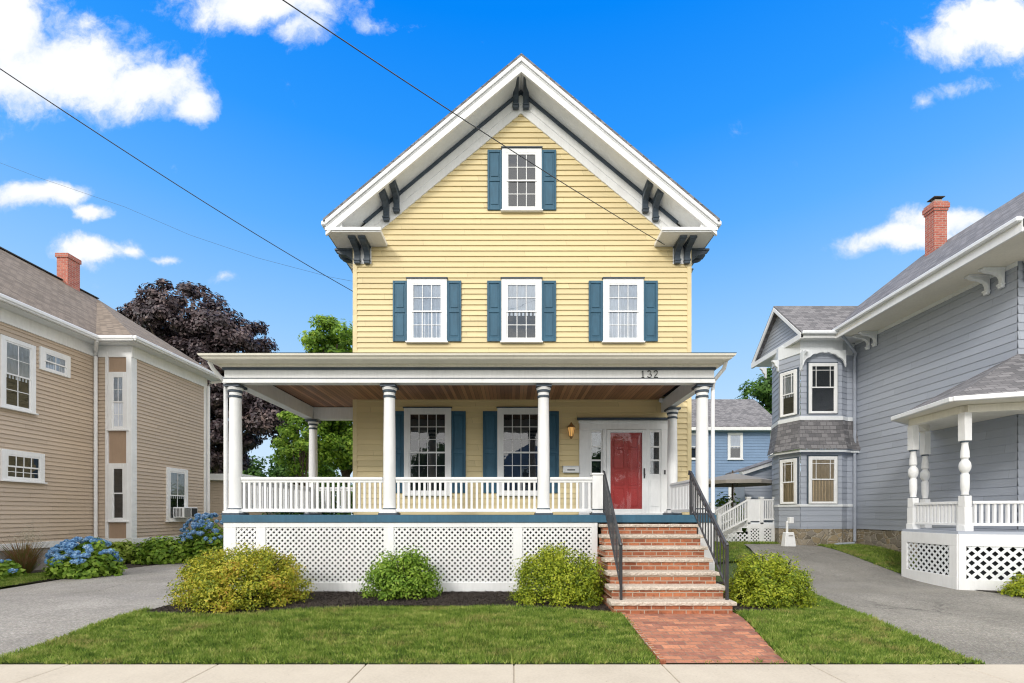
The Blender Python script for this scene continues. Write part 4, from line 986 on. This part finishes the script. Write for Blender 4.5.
# bay windows
def dark_rim(x, y, rot, w_, z0, z1):
    g = G(); g.T = wall_T(x, y, rot); h = w_/2+.035
    g.box(-h, h, -.03, 0, z1, z1+.04); g.box(-h, -w_/2, -.03, 0, z0, z1); g.box(w_/2, h, -.03, 0, z0, z1); mk('window_rim', g, 'dark', GH)
for z0, z1, z2, st in ((1.89, 3.32, 3.28, 'tan'), (4.62, 6.14, 6.0, 'dark')):
    x_ = (BC[0]+BB[0])/2+.02; window(GH, x_, 13.8-.014, 0, .86, z0, z1, 2, 1, .065, st, headmat=None, brows=1, split=.47, sill=False, queen=True); dark_rim(x_, 13.8-.012, 0, .86, z0, z1)
    cxm, cym = (BC[0]+BD[0])/2, (BC[1]+BD[1])/2; ang = math.atan2(BC[1]-BD[1], BC[0]-BD[0])
    window(GH, cxm-.011, cym-.006, ang, .55, z0, z2, 2, 1, .065, st if st == 'tan' else 'half', headmat=None, brows=1, split=.5, sill=False, queen=True); dark_rim(cxm-.01, cym-.005, ang, .55, z0, z2)
# scalloped spandrel over the front bay face
g = G(); za = 6.45; xs0, xs1 = BC[0]-.03, BB[0]+.02; n_ = 24; vs = []
for k in range(n_+1):
    t_ = k/n_; x = xs0+(xs1-xs0)*t_; arch = math.sin(math.pi*t_)**.55*.42; sc_ = .03*abs(math.sin(t_*math.pi*6)); vs.append((x, za-.45+arch+sc_))
for k in range(n_):
    a, b = vs[k], vs[k+1]; g.extr([(a[0], 13.8-.16, a[1]), (b[0], 13.8-.16, b[1]), (b[0], 13.8-.16, za+.05), (a[0], 13.8-.16, za+.05)], (0, .05, 0))
mk('spandrel', g, 'white2', GH)
g = G()
prof = [(0, 0), (.05, .05), (.06, .2), (.16, .3), (.2, .42), (.3, .5), (.3, .56), (0, .56)]
mk('bay_bracket', G().extr([(BC[0]-.02, BC[1]-a, 5.9+b) for a, b in prof], (.07, 0, 0)), 'white2', GH)
for q_ in (0, .7): mk('bay_bracket', G().extr([(BD[0]-a*.7, BD[1]+q_, 6.1+b*.65) for a, b in prof], (0, .07, 0)), 'white2', GH)
# wing roof (cross gable)
wy0, wy1, wym = 13.45, 16.25, 14.87; wz0 = 6.93; wzp = 8.33; wxg = 8.55; 
g = G()
for (ya_, yb_) in ((wy0, wym), (wy1, wym)):
    A = [(wxg, ya_, wz0), (13.4, ya_, wz0), (13.4, yb_, wzp), (wxg, yb_, wzp)]; B = [(x, y, z+.05) for x, y, z in A]
    g.hexa(A, B) if ya_ < wym else g.hexa(A[::-1], B[::-1])
mk('wing_roof', g, 'roofd', GH)
g = G()
def gb_(d0, d1, x0, x1):
    for ya_, sg in ((wy0, 1), (wy1, -1)):
        A = [(x0, ya_, wz0-d1), (x0, wym, wzp-d1), (x0, wym, wzp-d0), (x0, ya_, wz0-d0)]
        g.extr(A if sg > 0 else A[::-1], (x1-x0, 0, 0))
gb_(.0, .14, wxg-.01, wxg+.04)
g.box(wxg-.02, wxg+.06, wy0, wy1, wz0-.16, wz0-.0); g.box(wxg, 9.75, wy0-.0, wy0+.05, wz0-.14, wz0-.0); g.box(wxg+.06, 10.5, wy0+.05, wy1, wz0-.10, wz0-.07)
mk('wing_fascia', g, 'white', GH, bevel=.006)
g = G(); g.bar((wxg, wy0-.05, wz0+.0), (9.75, wy0-.05, wz0+.0), .1, .1); mk('wing_gutter', g, 'white2', GH, bevel=.02)
g = G(); siding(g, [(0, wz0), (wy1-wy0, wz0), (wym-wy0+.0, wzp-.02)], (wxg+.22, wy1), (0, -1), (-1, 0), .11, .014) ; mk('gable_wall', g, 'gray', GH)
# main roof
e0, e1 = (9.38, 8.35), (9.62, 15.0); RX = 13.5; RZ = 10.02; ez = 6.98
g = G()
A = [(e0[0], e0[1], ez), (RX, e0[1], RZ), (RX, e1[1], RZ), (e1[0], e1[1], ez)]; g.hexa(A, [(x, y, z+.06) for x, y, z in A])
A = [(17.6, e0[1], ez), (17.6, e1[1], ez), (RX, e1[1], RZ), (RX, e0[1], RZ)]; g.hexa(A, [(x, y, z+.06) for x, y, z in A])
grf = mk('roof', g, 'roofd', GH)
g = G(); A = [(e0[0], e0[1]+.02, 6.85), (XG, e0[1]+.02, 6.85), (XG, 13.9, 6.85), (9.58, 13.9, 6.85)]; g.hexa(A, [(x, y, z+.03) for x, y, z in A])
g.box(XG, 17, 8.4, YG, 6.85, 6.88)
mk('soffit', g, 'cream', GH)
g = G(); g.bar((e0[0], e0[1], 6.90), (9.6, 13.5, 6.90), .05, .26); mk('fascia', g, 'white', GH)
g = G(); g.bar((e0[0]-.07, e0[1]-.02, 7.0), (9.53, 13.5, 7.0), .11, .10); mk('gutter', g, 'white2', GH, bevel=.02)
g = G()
for x0_, x1_, sg in ((e0[0], RX, 1), (17.6, RX, -1)):
    A = [(x0_, 8.33, ez-.2), (x1_, 8.33, RZ-.2), (x1_, 8.33, RZ+.05), (x0_, 8.33, ez+.05)]; g.extr(A, (0, .05, 0))
g.box(e0[0], 10.4, 8.32, 8.42, 6.85, 7.0)
mk('rake_board', g, 'white', GH)
g = G(); g.box(XG-.03, XG, YG, 13.95, 6.76, 6.85); mk('frieze_board', g, 'white2', GH)
def gbr(y): bracket(XG-.03, y, 6.42, .43, .46, rot=-math.pi/2, w_=.09, mat='white2', parent=GH)
for y in (9.75, 10.05, 13.15, 13.4): gbr(y)
for x in (10.7, 11.0): bracket(x, YG-.02, 6.42, .43, .5, w_=.09, mat='white2', parent=GH)
g = G(); c0 = (12.95, 13.9)
def cbox(g, r, z0, z1): r *= .86; g.box(c0[0]-r, c0[0]+r, c0[1]-r*.8, c0[1]+r*.8, z0, z1)
cbox(g, .225, 9.2, 10.75); cbox(g, .255, 10.75, 10.83); cbox(g, .285, 10.83, 10.97); cbox(g, .255, 10.97, 11.03); 
ch = mk('chimney', g, 'chim', grf)
g = G(); cbox(g, .13, 11.03, 11.13); g.mat(1); cbox(g, .19, 11.19, 11.21)
for a in (-.12, .12): g.box(c0[0]+a-.01, c0[0]+a+.01, c0[1]-.01, c0[1]+.01, 11.13, 11.19)
mk('chimney_cap', g, ['foundation', 'roofe'], grf)
downspout([(9.62, 13.38, 6.95), (9.9, 13.5, 6.75), (10.4, 13.78, 6.45), (10.44, 13.86, 6.3), (10.44, 13.86, .75), (10.3, 13.7, .7), (9.6, 13.5, .68)], GH, .04, 'gray')
# rear low ell
g = G(); siding(g, [(9.2, .4), (11., .4), (11., 3.8), (9.2, 3.2)], (0, 18), (1, 0), (0, -1), .13, .018); g.box(9.3, 12, 18.01, 19, .4, 3.1); mk('rear_addition', g, 'gray', GH)
g = G(); g.bar((9.0, 17.9, 3.17), (11., 17.9, 3.83), .25, .13); mk('addition_fascia', g, 'white', GH)
g = G(); g.hexa([(9.0, 17.75, 3.24), (11., 17.75, 3.90), (11., 19.2, 3.90), (9.0, 19.2, 3.24)], [(9.0, 17.75, 3.28), (11., 17.75, 3.94), (11., 19.2, 3.94), (9.0, 19.2, 3.28)]); mk('addition_roof', g, 'roofd', GH)
# ---- porch of the grey house
PD = 1.25; q0 = (8.62, 10.05); q1 = (8.45, 8.62); q2 = (9.9, 8.22); q3 = (14.5, 8.22); qb = (9.9, 10.85)
g = G()
def pol(g, pts, z0, z1): g.extr([(x, y, z0) for x, y in pts], (0, 0, z1-z0))
dk = [q1, q2, q3, (14.5, YG), (XG, YG), (XG, 10.85), (9.75, 10.85), q0]
pol(g, dk, PD-.05, PD); mk('porch_floor', g, 'gray', GH)
def face(a, b, z_g, dens=.092, wd=.042, lm=.22, rm=.22):
    u_ = Vector((b[0]-a[0], b[1]-a[1])); Ln = u_.length; ang = math.atan2(u_.y, u_.x); T = Matrix.Translation((a[0], a[1], 0)) @ Matrix.Rotation(ang, 4, 'Z')
    g = G(); g.T = T; g.box(0, Ln, -.02, .03, PD-.28, PD-.052); g.box(0, Ln, -.02, .03, z_g-.15, z_g+.22); g.box(0, lm, -.0195, .03, z_g+.22, PD-.28); g.box(Ln-rm, Ln, -.0195, .03, z_g+.22, PD-.28)
    mk('skirt_board', g, 'white', GH, bevel=.004)
    mk('lattice_panel', lattice(G(), T, lm-.02, Ln-rm+.02, z_g+.2, PD-.26, dens, wd, .007, -.004), 'white2', GH)
    g = G(); g.T = T; g.box(.1, Ln-.1, .25, .27, z_g, PD-.06); mk('underporch_shade', g, 'unlit', GH)  # dark backing sheet, shade under this porch put into its colour
face(q0, q1, .17, .10, .04, .16, .18); face(q1, q2, .13, .125, .05, .12); face(q2, q3, .12, .125, .05)
def tpost(x, y, zt=3.52):
    g = G(); w_ = .074
    g.box(x-w_, x+w_, y-w_, y+w_, PD, 1.72); g.box(x-w_*1.15, x+w_*1.15, y-w_*1.15, y+w_*1.15, PD, PD+.12); g.box(x-w_*.92, x+w_*.92, y-w_*.92, y+w_*.92, 1.72, 1.93)
    g.box(x-w_*.95, x+w_*.95, y-w_*.95, y+w_*.95, 2.98, zt)
    k_ = .70; g.mat(0).lathe((x, y, 1.93), [(a*k_, b) for a, b in [(.06, 0), (.085, .02), (.075, .05), (.09, .12), (.098, .2), (.095, .40), (.07, .43), (.07, .44), (.10, .47), (.125, .52), (.13, .57), (.12, .63), (.08, .68), (.065, .70), (.098, .73), (.092, .85), (.065, 1.0), (.085, 1.03), (.085, 1.05)]], 18)
    g.mat(1).lathe((x, y, 1.93), [(.068, -.001), (.068, .014)], 18); g.lathe((x, y, 2.95), [(.068, 0), (.068, .031)], 18)
    mk('porch_post', g, ['white', 'dark'], GH, smooth=True, bevel=.006)
tp = [(8.80, 9.98), (8.69, 8.73), (9.76, 10.75), (10.05, 8.36), (12.4, 8.36)]
for p in tp: tpost(*p)
def grail(a, b, n):
    A = Vector((a[0], a[1], 0)); B = Vector((b[0], b[1], 0)); d = (B-A).normalized(); A += d*.1; B -= d*.1; g = G()
    g.bar(A+Vector((0, 0, 1.80)), B+Vector((0, 0, 1.80)), .09, .055); g.bar(A+Vector((0, 0, 1.38)), B+Vector((0, 0, 1.38)), .06, .05)
    r_ = mk('railing', g, 'white', GH, bevel=.004); b_ = None
    for i in range(n):
        p = A+(B-A)*((i+.5)/n)
        if b_ is None: b_ = mk('baluster', G().box(p.x-.021, p.x+.021, p.y-.021, p.y+.021, 1.40, 1.78), 'white', r_, origin=(p.x, p.y, 1.40))
        else: dup(b_, (p.x, p.y, 1.40), r_)
grail(tp[0], tp[1], 12); grail(tp[1], tp[3], 12); grail(tp[2], tp[0], 8); grail(tp[3], tp[4], 20)
r0, r1, r2, r3 = (8.50, 10.15), (8.15, 8.42), (9.6, 7.86), (14.8, 7.86); pk = (XG, YG, 4.92); ez = 3.72; rb = (8.5, 10.9); 
g = G(); g.poly([(r0[0], r0[1], ez), (r1[0], r1[1], ez), pk]); g.poly([(r1[0], r1[1], ez), (r2[0], r2[1], ez), pk]); g.poly([(r2[0], r2[1], ez), (r3[0], r3[1], ez), (14.8, YG, 4.92), pk]); g.poly([(XG, 11.4, ez), (r0[0], r0[1], ez), pk])
mk('porch_roof', g, 'roofd', GH)
g = G(); pol(g, [r0, r1, r2, r3, (14.8, YG-.02), (XG-.02, YG-.02), (XG-.02, 11.4)], ez-.06, ez-.035); mk('porch_soffit', g, 'cream', GH)
g = G()
for a, b in ((r0, r1), (r1, r2), (r2, r3), ((XG-.05, 11.4), r0)): g.bar((a[0], a[1], ez-.015), (b[0], b[1], ez-.015), .09, .09)
mk('porch_gutter', g, 'white', GH, bevel=.01)
g = G()
for a, b in ((tp[0], tp[1]), (tp[1], tp[3]), (tp[3], (14.5, 8.38)), (tp[2], tp[0])): g.bar((a[0], a[1], 3.585), (b[0], b[1], 3.585), .16, .14)
mk('porch_beam', g, 'cream', GH)
# utility box
UX = 8.55; U = thing('utility_meter', (UX, 13.95, .62), 'white utility box with a meter pipe against the grey bay foundation', 'meter box')
UY = 13.35; UX = 8.12
U.location = (UX, UY, gz(UX, UY)); WO[U.name] = Vector(U.location); uz = gz(UX, UY)-.01
g = G(); g.hexa([(UX-.17, UY-.1, uz), (UX+.17, UY-.1, uz), (UX+.17, UY+.12, uz), (UX-.17, UY+.12, uz)], [(UX-.12, UY-.07, uz+.42), (UX+.12, UY-.07, uz+.42), (UX+.12, UY+.1, uz+.42), (UX-.12, UY+.1, uz+.42)]); mk('cabinet', g, 'white', U, bevel=.015)
g = G(); g.tube([(UX-.05, UY, uz+.4), (UX-.05, UY, uz+.72), (UX, UY, uz+.8), (UX+.09, UY, uz+.78)], .035); g.box(UX-.01, UX+.12, UY-.06, UY+.06, uz+.68, uz+.86); mk('meter_head', g, 'white', U, bevel=.015)
g = G(); g.tube([(UX-.06, UY-.11, uz+.33), (UX+.06, UY-.11, uz+.33)], .01, 6); mk('handle', g, 'foundation', U)
# ================================================================== BACK DECK
BD_ = thing('back_deck', (8.4, 15.8, .6), 'small white back deck with stairs, railings and lattice skirt', 'deck')
g = G(); y0 = 15.0; sF = F/y0
bxp = lambda p: (p-512)/sF
bzp = lambda p: CZ+(HY-p)/sF
dz = bzp(522.5)
g.box(bxp(748), bxp(777), y0, y0+1.6, dz-.05, dz); mk('deck_floor', g, 'white2', BD_)
g = G(); g.box(bxp(748), bxp(777), y0-.02, y0+.02, dz-.2, dz-.05)
for a, b in ((748, 750), (759, 763.5), (771.5, 777)): g.box(bxp(a), bxp(b), y0-.021, y0+.02, .5, dz-.2)
g.box(bxp(748), bxp(777), y0-.022, y0+.02, .5, .68); mk('skirt_board', g, 'white', BD_)
for a, b in ((750, 759), (763.5, 771.5)): mk('lattice_panel', lattice(G(), wall_T(0, y0, 0), bxp(a), bxp(b), .66, dz-.18, .08, .035, .007, .0), 'white', BD_)
g = G()
g.box(bxp(748)+.1, bxp(777)-.05, y0+.3, y0+.32, .5, dz-.06); mk('underdeck_shade', g, 'unlit', BD_)  # dark sheet standing in for the shade below the deck
for p in (749, 762, 776): 
    g = G(); x = bxp(p); g.box(x-.05, x+.05, y0-.0, y0+.1, dz-.3, bzp(498.5)); g.box(x-.065, x+.065, y0-.015, y0+.115, bzp(498.5), bzp(496.8)); mk('post', g, 'white', BD_)
g = G(); g.box(bxp(762), bxp(776), y0+.02, y0+.08, bzp(500.5), bzp(499)); g.box(bxp(762), bxp(776), y0+.02, y0+.08, dz+.08, dz+.13)
for k in range(6): x = bxp(764+k*2.2); g.box(x-.018, x+.018, y0+.03, y0+.07, dz+.1, bzp(500))
g.box(bxp(749), bxp(762), y0+.04, y0+.06, dz+.05, bzp(499.3))
mk('railing', g, 'white', BD_)
g = G(); xs_ = bxp(748); run = bxp(748)-bxp(720); n_ = 5
for k in range(n_):
    xx = xs_-run*(k+1)/n_; zz = dz-(dz-.6)*(k+1)/(n_+0.); g.box(xx, xx+run/n_+.03, y0+.02, y0+1.1, zz-.04, zz); g.box(xx+run/n_-.02, xx+run/n_, y0+.03, y0+1.1, zz, zz+(dz-.6)/n_-.04)
mk('stair', g, 'white', BD_)
g = G(); a = Vector((bxp(748), y0+.04, bzp(500))); b = Vector((bxp(719), y0+.04, bzp(517)+.35-.35)); g.bar(a, b, .07, .05); g.bar(a-Vector((0, 0, .62)), b-Vector((0, 0, .55)), .05, .05)
for k in range(1, 12): p = a+(b-a)*(k/12); g.box(p.x-.017, p.x+.017, p.y-.017, p.y+.017, p.z-.6, p.z)
g.box(b.x-.05, b.x+.05, b.y-.05, b.y+.05, .5, b.z+.12); mk('stair_railing', g, 'white', BD_); g = G()
a2_ = a+Vector((0, 1.05, 0)); b2_ = b+Vector((0, 1.05, 0)); g.bar(a2_, b2_, .07, .05); g.bar(a2_-Vector((0, 0, .62)), b2_-Vector((0, 0, .55)), .05, .05)
for k in range(1, 12): p = a2_+(b2_-a2_)*(k/12); g.box(p.x-.017, p.x+.017, p.y-.017, p.y+.017, p.z-.6, p.z)
g.box(b2_.x-.05, b2_.x+.05, b2_.y-.05, b2_.y+.05, .5, b2_.z+.12)
mk('stair_railing', g, 'white', BD_)
lg = lattice(G(), wall_T(0, y0, 0), bxp(728), bxp(748), .5, dz-.35, .1, .04, .007, .0); mk('lattice_panel', lg, 'white', BD_)
# white privacy panel behind the stairs
WF = thing('white_fence', (7.4, 16.9, .5), 'low white picket fence section behind the deck stairs', 'fence')
g = G()
for k in range(14): x = 6.6+k*.12; g.box(x-.045, x+.045, 16.9, 16.92, .35, 1.85)
g.box(6.5, 8.3, 16.92, 16.96, .7, .8); g.box(6.5, 8.3, 16.92, 16.96, 1.6, 1.7); mk('picket_panel', g, 'white', WF)
g = G(); 
for x in (6.5, 7.4, 8.25): g.box(x-.06, x+.06, 16.85, 16.97, .3, 2.0)
mk('post', g, 'white', WF)
# umbrella
ux, uy = 8.0, 16.5; UM = thing('patio_umbrella', (ux, uy, .5), 'open beige patio umbrella behind the white back deck', 'umbrella')
g = G(); n_ = 8; zc, zr_ = 3.06, 2.74; rr_ = 1.42
vs = [(ux, uy, zc)]+[(ux+rr_*.55*math.cos(k*math.pi/4+.2), uy+rr_*.55*math.sin(k*math.pi/4+.2), zc-.17) for k in range(8)]+[(ux+rr_*math.cos(k*math.pi/4+.2), uy+rr_*math.sin(k*math.pi/4+.2), zr_) for k in range(8)]+[(ux+rr_*math.cos(k*math.pi/4+.2), uy+rr_*math.sin(k*math.pi/4+.2), zr_-.12) for k in range(8)]
fs = [(0, 1+k, 1+(k+1) % 8) for k in range(8)]+[(1+k, 9+k, 9+(k+1) % 8, 1+(k+1) % 8) for k in range(8)]+[(9+k, 17+k, 17+(k+1) % 8, 9+(k+1) % 8) for k in range(8)]
g.add(vs, fs); mk('canopy', g, 'umb', UM)
g = G(); g.tube([(ux, uy, .5), (ux, uy, zc+.1)], .03); mk('pole', g, 'bark', UM)
g = G()
for k in range(8): t_ = k*math.pi/4+.2; g.tube([(ux, uy, zc-.02), (ux+rr_*math.cos(t_)*.98, uy+rr_*math.sin(t_)*.98, zr_-.02)], .01, 5)
mk('rib', g, 'bark', UM)
# ================================================================== BLUE HOUSE (far)
BH = thing('blue_house', (11, 27, .5), 'light blue house with grey gable roof far behind the back deck', 'house')
g = G(); siding(g, [(5, .4), (14.85, .4), (14.85, 6.4), (5, 6.4)], (0, 26), (1, 0), (0, -1), .16, .02); siding(g, [(0, .4), (5.5, .4), (5.5, 6.4), (2.75, 8.3), (0, 6.4)], (14.85, 26), (0, 1), (1, 0), .16, .02); g.box(5, 14.8, 26.02, 31.5, .3, 6.3)
mk('wall', g, 'skyblue', BH)
g = G(); g.hexa([(4.8, 25.6, 6.45), (15.3, 25.6, 6.45), (15.3, 28.75, 8.75), (4.8, 28.75, 8.75)], [(4.8, 25.6, 6.53), (15.3, 25.6, 6.53), (15.3, 28.75, 8.83), (4.8, 28.75, 8.83)])
g.hexa([(4.8, 28.75, 8.75), (15.3, 28.75, 8.75), (15.3, 31.9, 6.45), (4.8, 31.9, 6.45)], [(4.8, 28.75, 8.83), (15.3, 28.75, 8.83), (15.3, 31.9, 6.53), (4.8, 31.9, 6.53)]); mk('roof', g, 'roofd', BH)
g = G(); g.box(4.8, 15.3, 25.55, 25.62, 6.3, 6.47); g.box(4.8, 15.3, 25.62, 26, 6.3, 6.32); g.box(14.75, 14.9, 25.96, 26, .4, 6.3); mk('trim_board', g, 'white', BH)
window(BH, 12.74, 26, 0, .86, 4.7, 6.22, 1, 1, .12, 'half', headmat=None); window(BH, 12.8, 26, 0, .9, 1.2, 3.3, 1, 1, .12, 'dark', headmat=None); window(BH, 10.3, 26, 0, .86, 4.7, 6.22, 1, 1, .12, 'half', headmat=None)
# ================================================================== VEGETATION
def gx(px, Y): return (px-512)*Y/F
shrub('golden_bush', 'widest gold and green bush, left of the lattice by the driveway', (gx(242, 7.25), 7.25, .15), 1.04, .85, 1.03, 30000, .0225, 'l_gold', 'bush', 'rounded bushes in the front beds', 12)
shrub('green_bush', 'small bright green bush in the middle of the white lattice', (gx(402.5, 7.85), 7.85, .16), .62, .48, .84, 9500, .027, 'l_green', 'bush', 'rounded bushes in the front beds', 8, aspect=.6)
shrub('golden_bush', 'yellow green bush directly left of the brick steps', (gx(559.5, 7.45), 7.45, .15), .80, .62, 1.03, 20000, .0225, 'l_gold2', 'bush', 'rounded bushes in the front beds', 10)
shrub('golden_bush', 'yellow green bush directly right of the brick steps', (gx(767, 7.3), 7.3, .15), .64, .6, .90, 16000, .0225, 'l_gold2', 'bush', 'rounded bushes in the front beds', 10)
shrub('golden_bush', 'bright yellow green shrub at the right edge beside the grey house lattice', (gx(1042, 7.9), 7.9, .14), .5, .4, .42, 6000, .026, 'l_gold2', 'bush', None, 8)
def hydrangea(label, base, rx, ry, h, nf, nl):
    t = shrub('hydrangea', label, base, rx, ry, h*.92, nl, .055, 'l_green', 'shrub', 'blue hydrangeas by the left driveway', 9, aspect=.7)
    first = None
    for i in range(nf):
        th = rng.uniform(0, 2*math.pi); ph = math.acos(rng.uniform(.0, 1)**.8); d = (math.sin(ph)*math.cos(th), math.sin(ph)*math.sin(th), math.cos(ph))
        if d[1] > .55: d = (d[0], -d[1], d[2])
        p = (base[0]+d[0]*rx*.97, base[1]+d[1]*ry*.97, base[2]+h*.40+d[2]*h*.58)
        if first is None:
            m_ = 120; q = rng.normal(size=(m_, 3)); q /= np.linalg.norm(q, axis=1)[:, None]; q[:, 2] *= .8
            first = leafmesh('flower_head', q*(.045+.04*rng.random((m_, 1)))+np.array(p), q+rng.normal(size=q.shape)*.5, .026, .022, 'petal', t, p)
        else:
            o = dup(first, p, t); s_ = rng.uniform(.5, .95); o.scale = (s_, s_, s_); o.rotation_euler = (0, 0, rng.uniform(0, 6))
    return t
hydrangea('blue hydrangea at the driveway edge with wide green lower leaves', (gx(84, 10.3), 10.3, .15), .68, .5, .90, 85, 4200)
hydrangea('tall blue hydrangea against the left porch corner', (gx(207, 13.3), 13.3, .2), .68, .6, 1.42, 85, 2600)
hydrangea('small blue hydrangea cut off at the left edge', (gx(2, 9.9), 9.9, .15), .36, .3, .42, 14, 800)
shrub('low_shrub', 'leafy mid green mound between the two large hydrangeas', (gx(166, 13.0), 13.0, .18), .86, .5, .80, 4200, .055, 'l_green', 'shrub', None, 8, aspect=.7)
shrub('low_shrub', 'small lime green mound behind the driveway hydrangea', (gx(128, 13.2), 12.9, .18), .52, .4, .66, 1800, .055, 'l_lime', 'shrub', None, 8, aspect=.7)
# ornamental grass clump
ox, oy = gx(24, 10.6), 10.6; OG = thing('ornamental_grass', (ox, oy, .15), 'reddish ornamental grass clump with a pale plume by the tan wall', 'plant')
n_ = 420; an = rng.uniform(0, 2*np.pi, n_); ln = rng.uniform(.3, 1.0, n_); ll = rng.uniform(.1, .55, n_); B = np.stack([ox+np.cos(an)*.06, oy+np.sin(an)*.06, np.full(n_, .14)], 1); Tp = B+np.stack([np.cos(an)*ll, np.sin(an)*ll, ln*.9], 1)
sd = np.stack([-np.sin(an), np.cos(an), 0*an], 1)*.009; md = (B+Tp)/2+np.array([0, 0, .12])
V = np.concatenate([np.stack([B-sd, B+sd, md+sd*.8, md-sd*.8], 1).reshape(-1, 3), np.stack([md-sd*.8, md+sd*.8, Tp+sd*.1, Tp-sd*.1], 1).reshape(-1, 3)])-np.array([ox, oy, .15])
rawmesh('blades', V, 4, 'straw', OG, (ox, oy, .15))
q = rng.normal(size=(500, 3))*np.array([.13, .1, .12])+np.array([ox+.12, oy, 1.02]); leafmesh('plume', q, rng.normal(size=(500, 3)), .02, .007, 'plume', OG, (ox, oy, .15))
shrub('garden_hedge', 'long dark green hedge behind the left end of the porch', (-7.6, 20.5, .2), 4.2, .9, 3.1, 16000, .075, 'l_tree2', 'hedge', None, 14, aspect=.6)
# trees
def tb(px, py, Y, rx, ry, rz): return (gx(px, Y), Y, CZ+(HY-py)*Y/F, rx, ry, rz)
YT = 28.
tree('purple_maple', 'tall dark purple leaved maple rising behind the tan house roof', (gx(223, YT), YT, .2),
     [tb(192, 325, YT, 2.6, 2.6, 2.3), tb(160, 322, YT, 1.5, 1.8, 1.6), tb(228, 345, YT, 2.4, 2.6, 2.3), tb(214, 385, YT, 3.5, 3., 2.8), tb(252, 396, YT, 2.2, 2.5, 2.4), tb(222, 430, YT, 2.2, 2.5, 2.4), tb(216, 460, YT, 1.4, 2., 1.6), tb(272, 418, YT-1, 1.1, 1.5, 2.0)], 470, .6, 190, .115, 'l_purple', .4)
YT = 24.
tree('green_tree', 'bright green tree directly behind the left porch bay', (gx(345, YT), YT, .2),
     [tb(350, 365, YT, 1.9, 2., 2.2), tb(336, 345, YT, 1.3, 1.5, 1.4), tb(318, 350, YT, .7, 1., .8), tb(352, 420, YT, 2.2, 2., 2.4), tb(345, 455, YT, 2.0, 2., 1.8)], 200, .55, 170, .10, 'l_tree', .22)
YT = 21.
tree('green_tree', 'loose pale green young tree seen between the porch columns', (gx(303, YT), YT, .2),
     [tb(300, 415, YT, .9, 1., 1.3), tb(310, 445, YT, 1.1, 1., 1.3), tb(292, 455, YT, .7, .9, .9)], 60, .42, 110, .085, 'l_tree', .1)
YT = 38.
tree('distant_tree', 'low distant green tree behind the purple maple trunk', (gx(240, YT), YT, .3), [tb(230, 485, YT, 3.5, 2, 2.6), tb(275, 480, YT, 3.5, 2, 2.2), tb(305, 478, YT, 3, 2, 2.3)], 130, .8, 90, .17, 'l_tree2', .25)
tree('broad_tree', 'green tree between the blue house roof and the grey bay', (gx(772, 36), 36., .3),
     [tb(768, 400, 36, 2.0, 2., 1.8), tb(785, 390, 36, 2.0, 2, 2.0), tb(780, 430, 36, 2.8, 2, 3.2), tb(800, 450, 36, 3, 2, 3)], 150, .7, 120, .14, 'l_tree2', .3)
shrub('patio_hedge', 'leafy green hedge under the patio umbrella', (8.25, 17.4, .5), .72, .35, 1.85, 3800, .07, 'l_tree', 'hedge', None, 8, aspect=.6)
# across the street (behind the camera; the window glass mirrors it)
OH = thing('white_house', (1.5, -19, -.1), 'plain pale house across the street, mirrored in the door glass', 'house')
g = G(); g.box(-2.5, 5.5, -24, -18, -.2, 5.7); g.extr([(-2.5, -18, 5.7), (5.5, -18, 5.7), (1.5, -18, 7.7)], (0, -6, 0)); mk('wall', g, 'skyblue', OH)
g = G()
for x in (-1.2, 1.5, 4.2):
    for z in (1., 3.9): g.box(x-.5, x+.5, -18.01, -17.95, z, z+1.6)
mk('window_frame', g, 'white', OH)
g = G()
for x in (-1.2, 1.5, 4.2):
    for z in (1., 3.9): g.box(x-.38, x+.38, -17.95, -17.94, z+.12, z+1.48)
mk('window_pane', g, 'unlit', OH)
for x, y, l in ((-7, -20, 'left'), (-13, -18, 'l'), (8.6, -18.5, 'r'), (17, -17, 'q')):
    tree('street_tree', {'left': 'leafy tree across the street nearest the pale house on its left', 'l': 'leafy tree across the street, farthest left of the pale house', 'r': 'leafy tree across the street nearest the pale house on its right', 'q': 'leafy tree across the street, farthest right of the pale house'}[l], (x, y, -.1), [(x, y, 4.5, 2.8, 2.2, 2.6), (x+.8, y, 6.4, 2., 2., 1.8), (x-1.2, y, 3.4, 2., 2., 1.8)], 110, .8, 60, .2, 'l_tree2', .25, 'trees across the street')
# ================================================================== OVERHEAD WIRES
def wire(name, label, pts):
    g = G(); g.tube(pts, .0075, 6); props(mk(name, g, 'iron', smooth=True, origin=(0, 0, 0)), label, 'wire', 'overhead service wires')
def sagline(A, B, Cx, sag, n=24):   # from house A through B extended to factor Cx
    A = Vector(A); B = Vector(B); D = B-A; o = []
    for i in range(n+1):
        t_ = i/n*Cx; p = A+D*t_; p.z -= sag*4*(t_/Cx)*(1-t_/Cx); o.append(p)
    return o
wire('service_wire', 'long wire sloping from upper left down to the house corner', sagline((XL-.02, YW-.02, 6.87), (-6.75, 6., 7.75), 1.93, .30))
wire('service_wire', 'wire crossing the gable from top centre to the right bracket', sagline((3.6, YW-.1, 7.93), (-2.77, 5.5, 8.0), 1.77, .21))
wire('service_wire', 'faint thin wire low in the sky behind the long wire', [((px-512)*30/F, 30, CZ+(HY-py)*30/F) for px, py in ((-60, 140), (40, 178), (125, 207), (190, 235), (258, 258), (330, 277), (400, 290))])
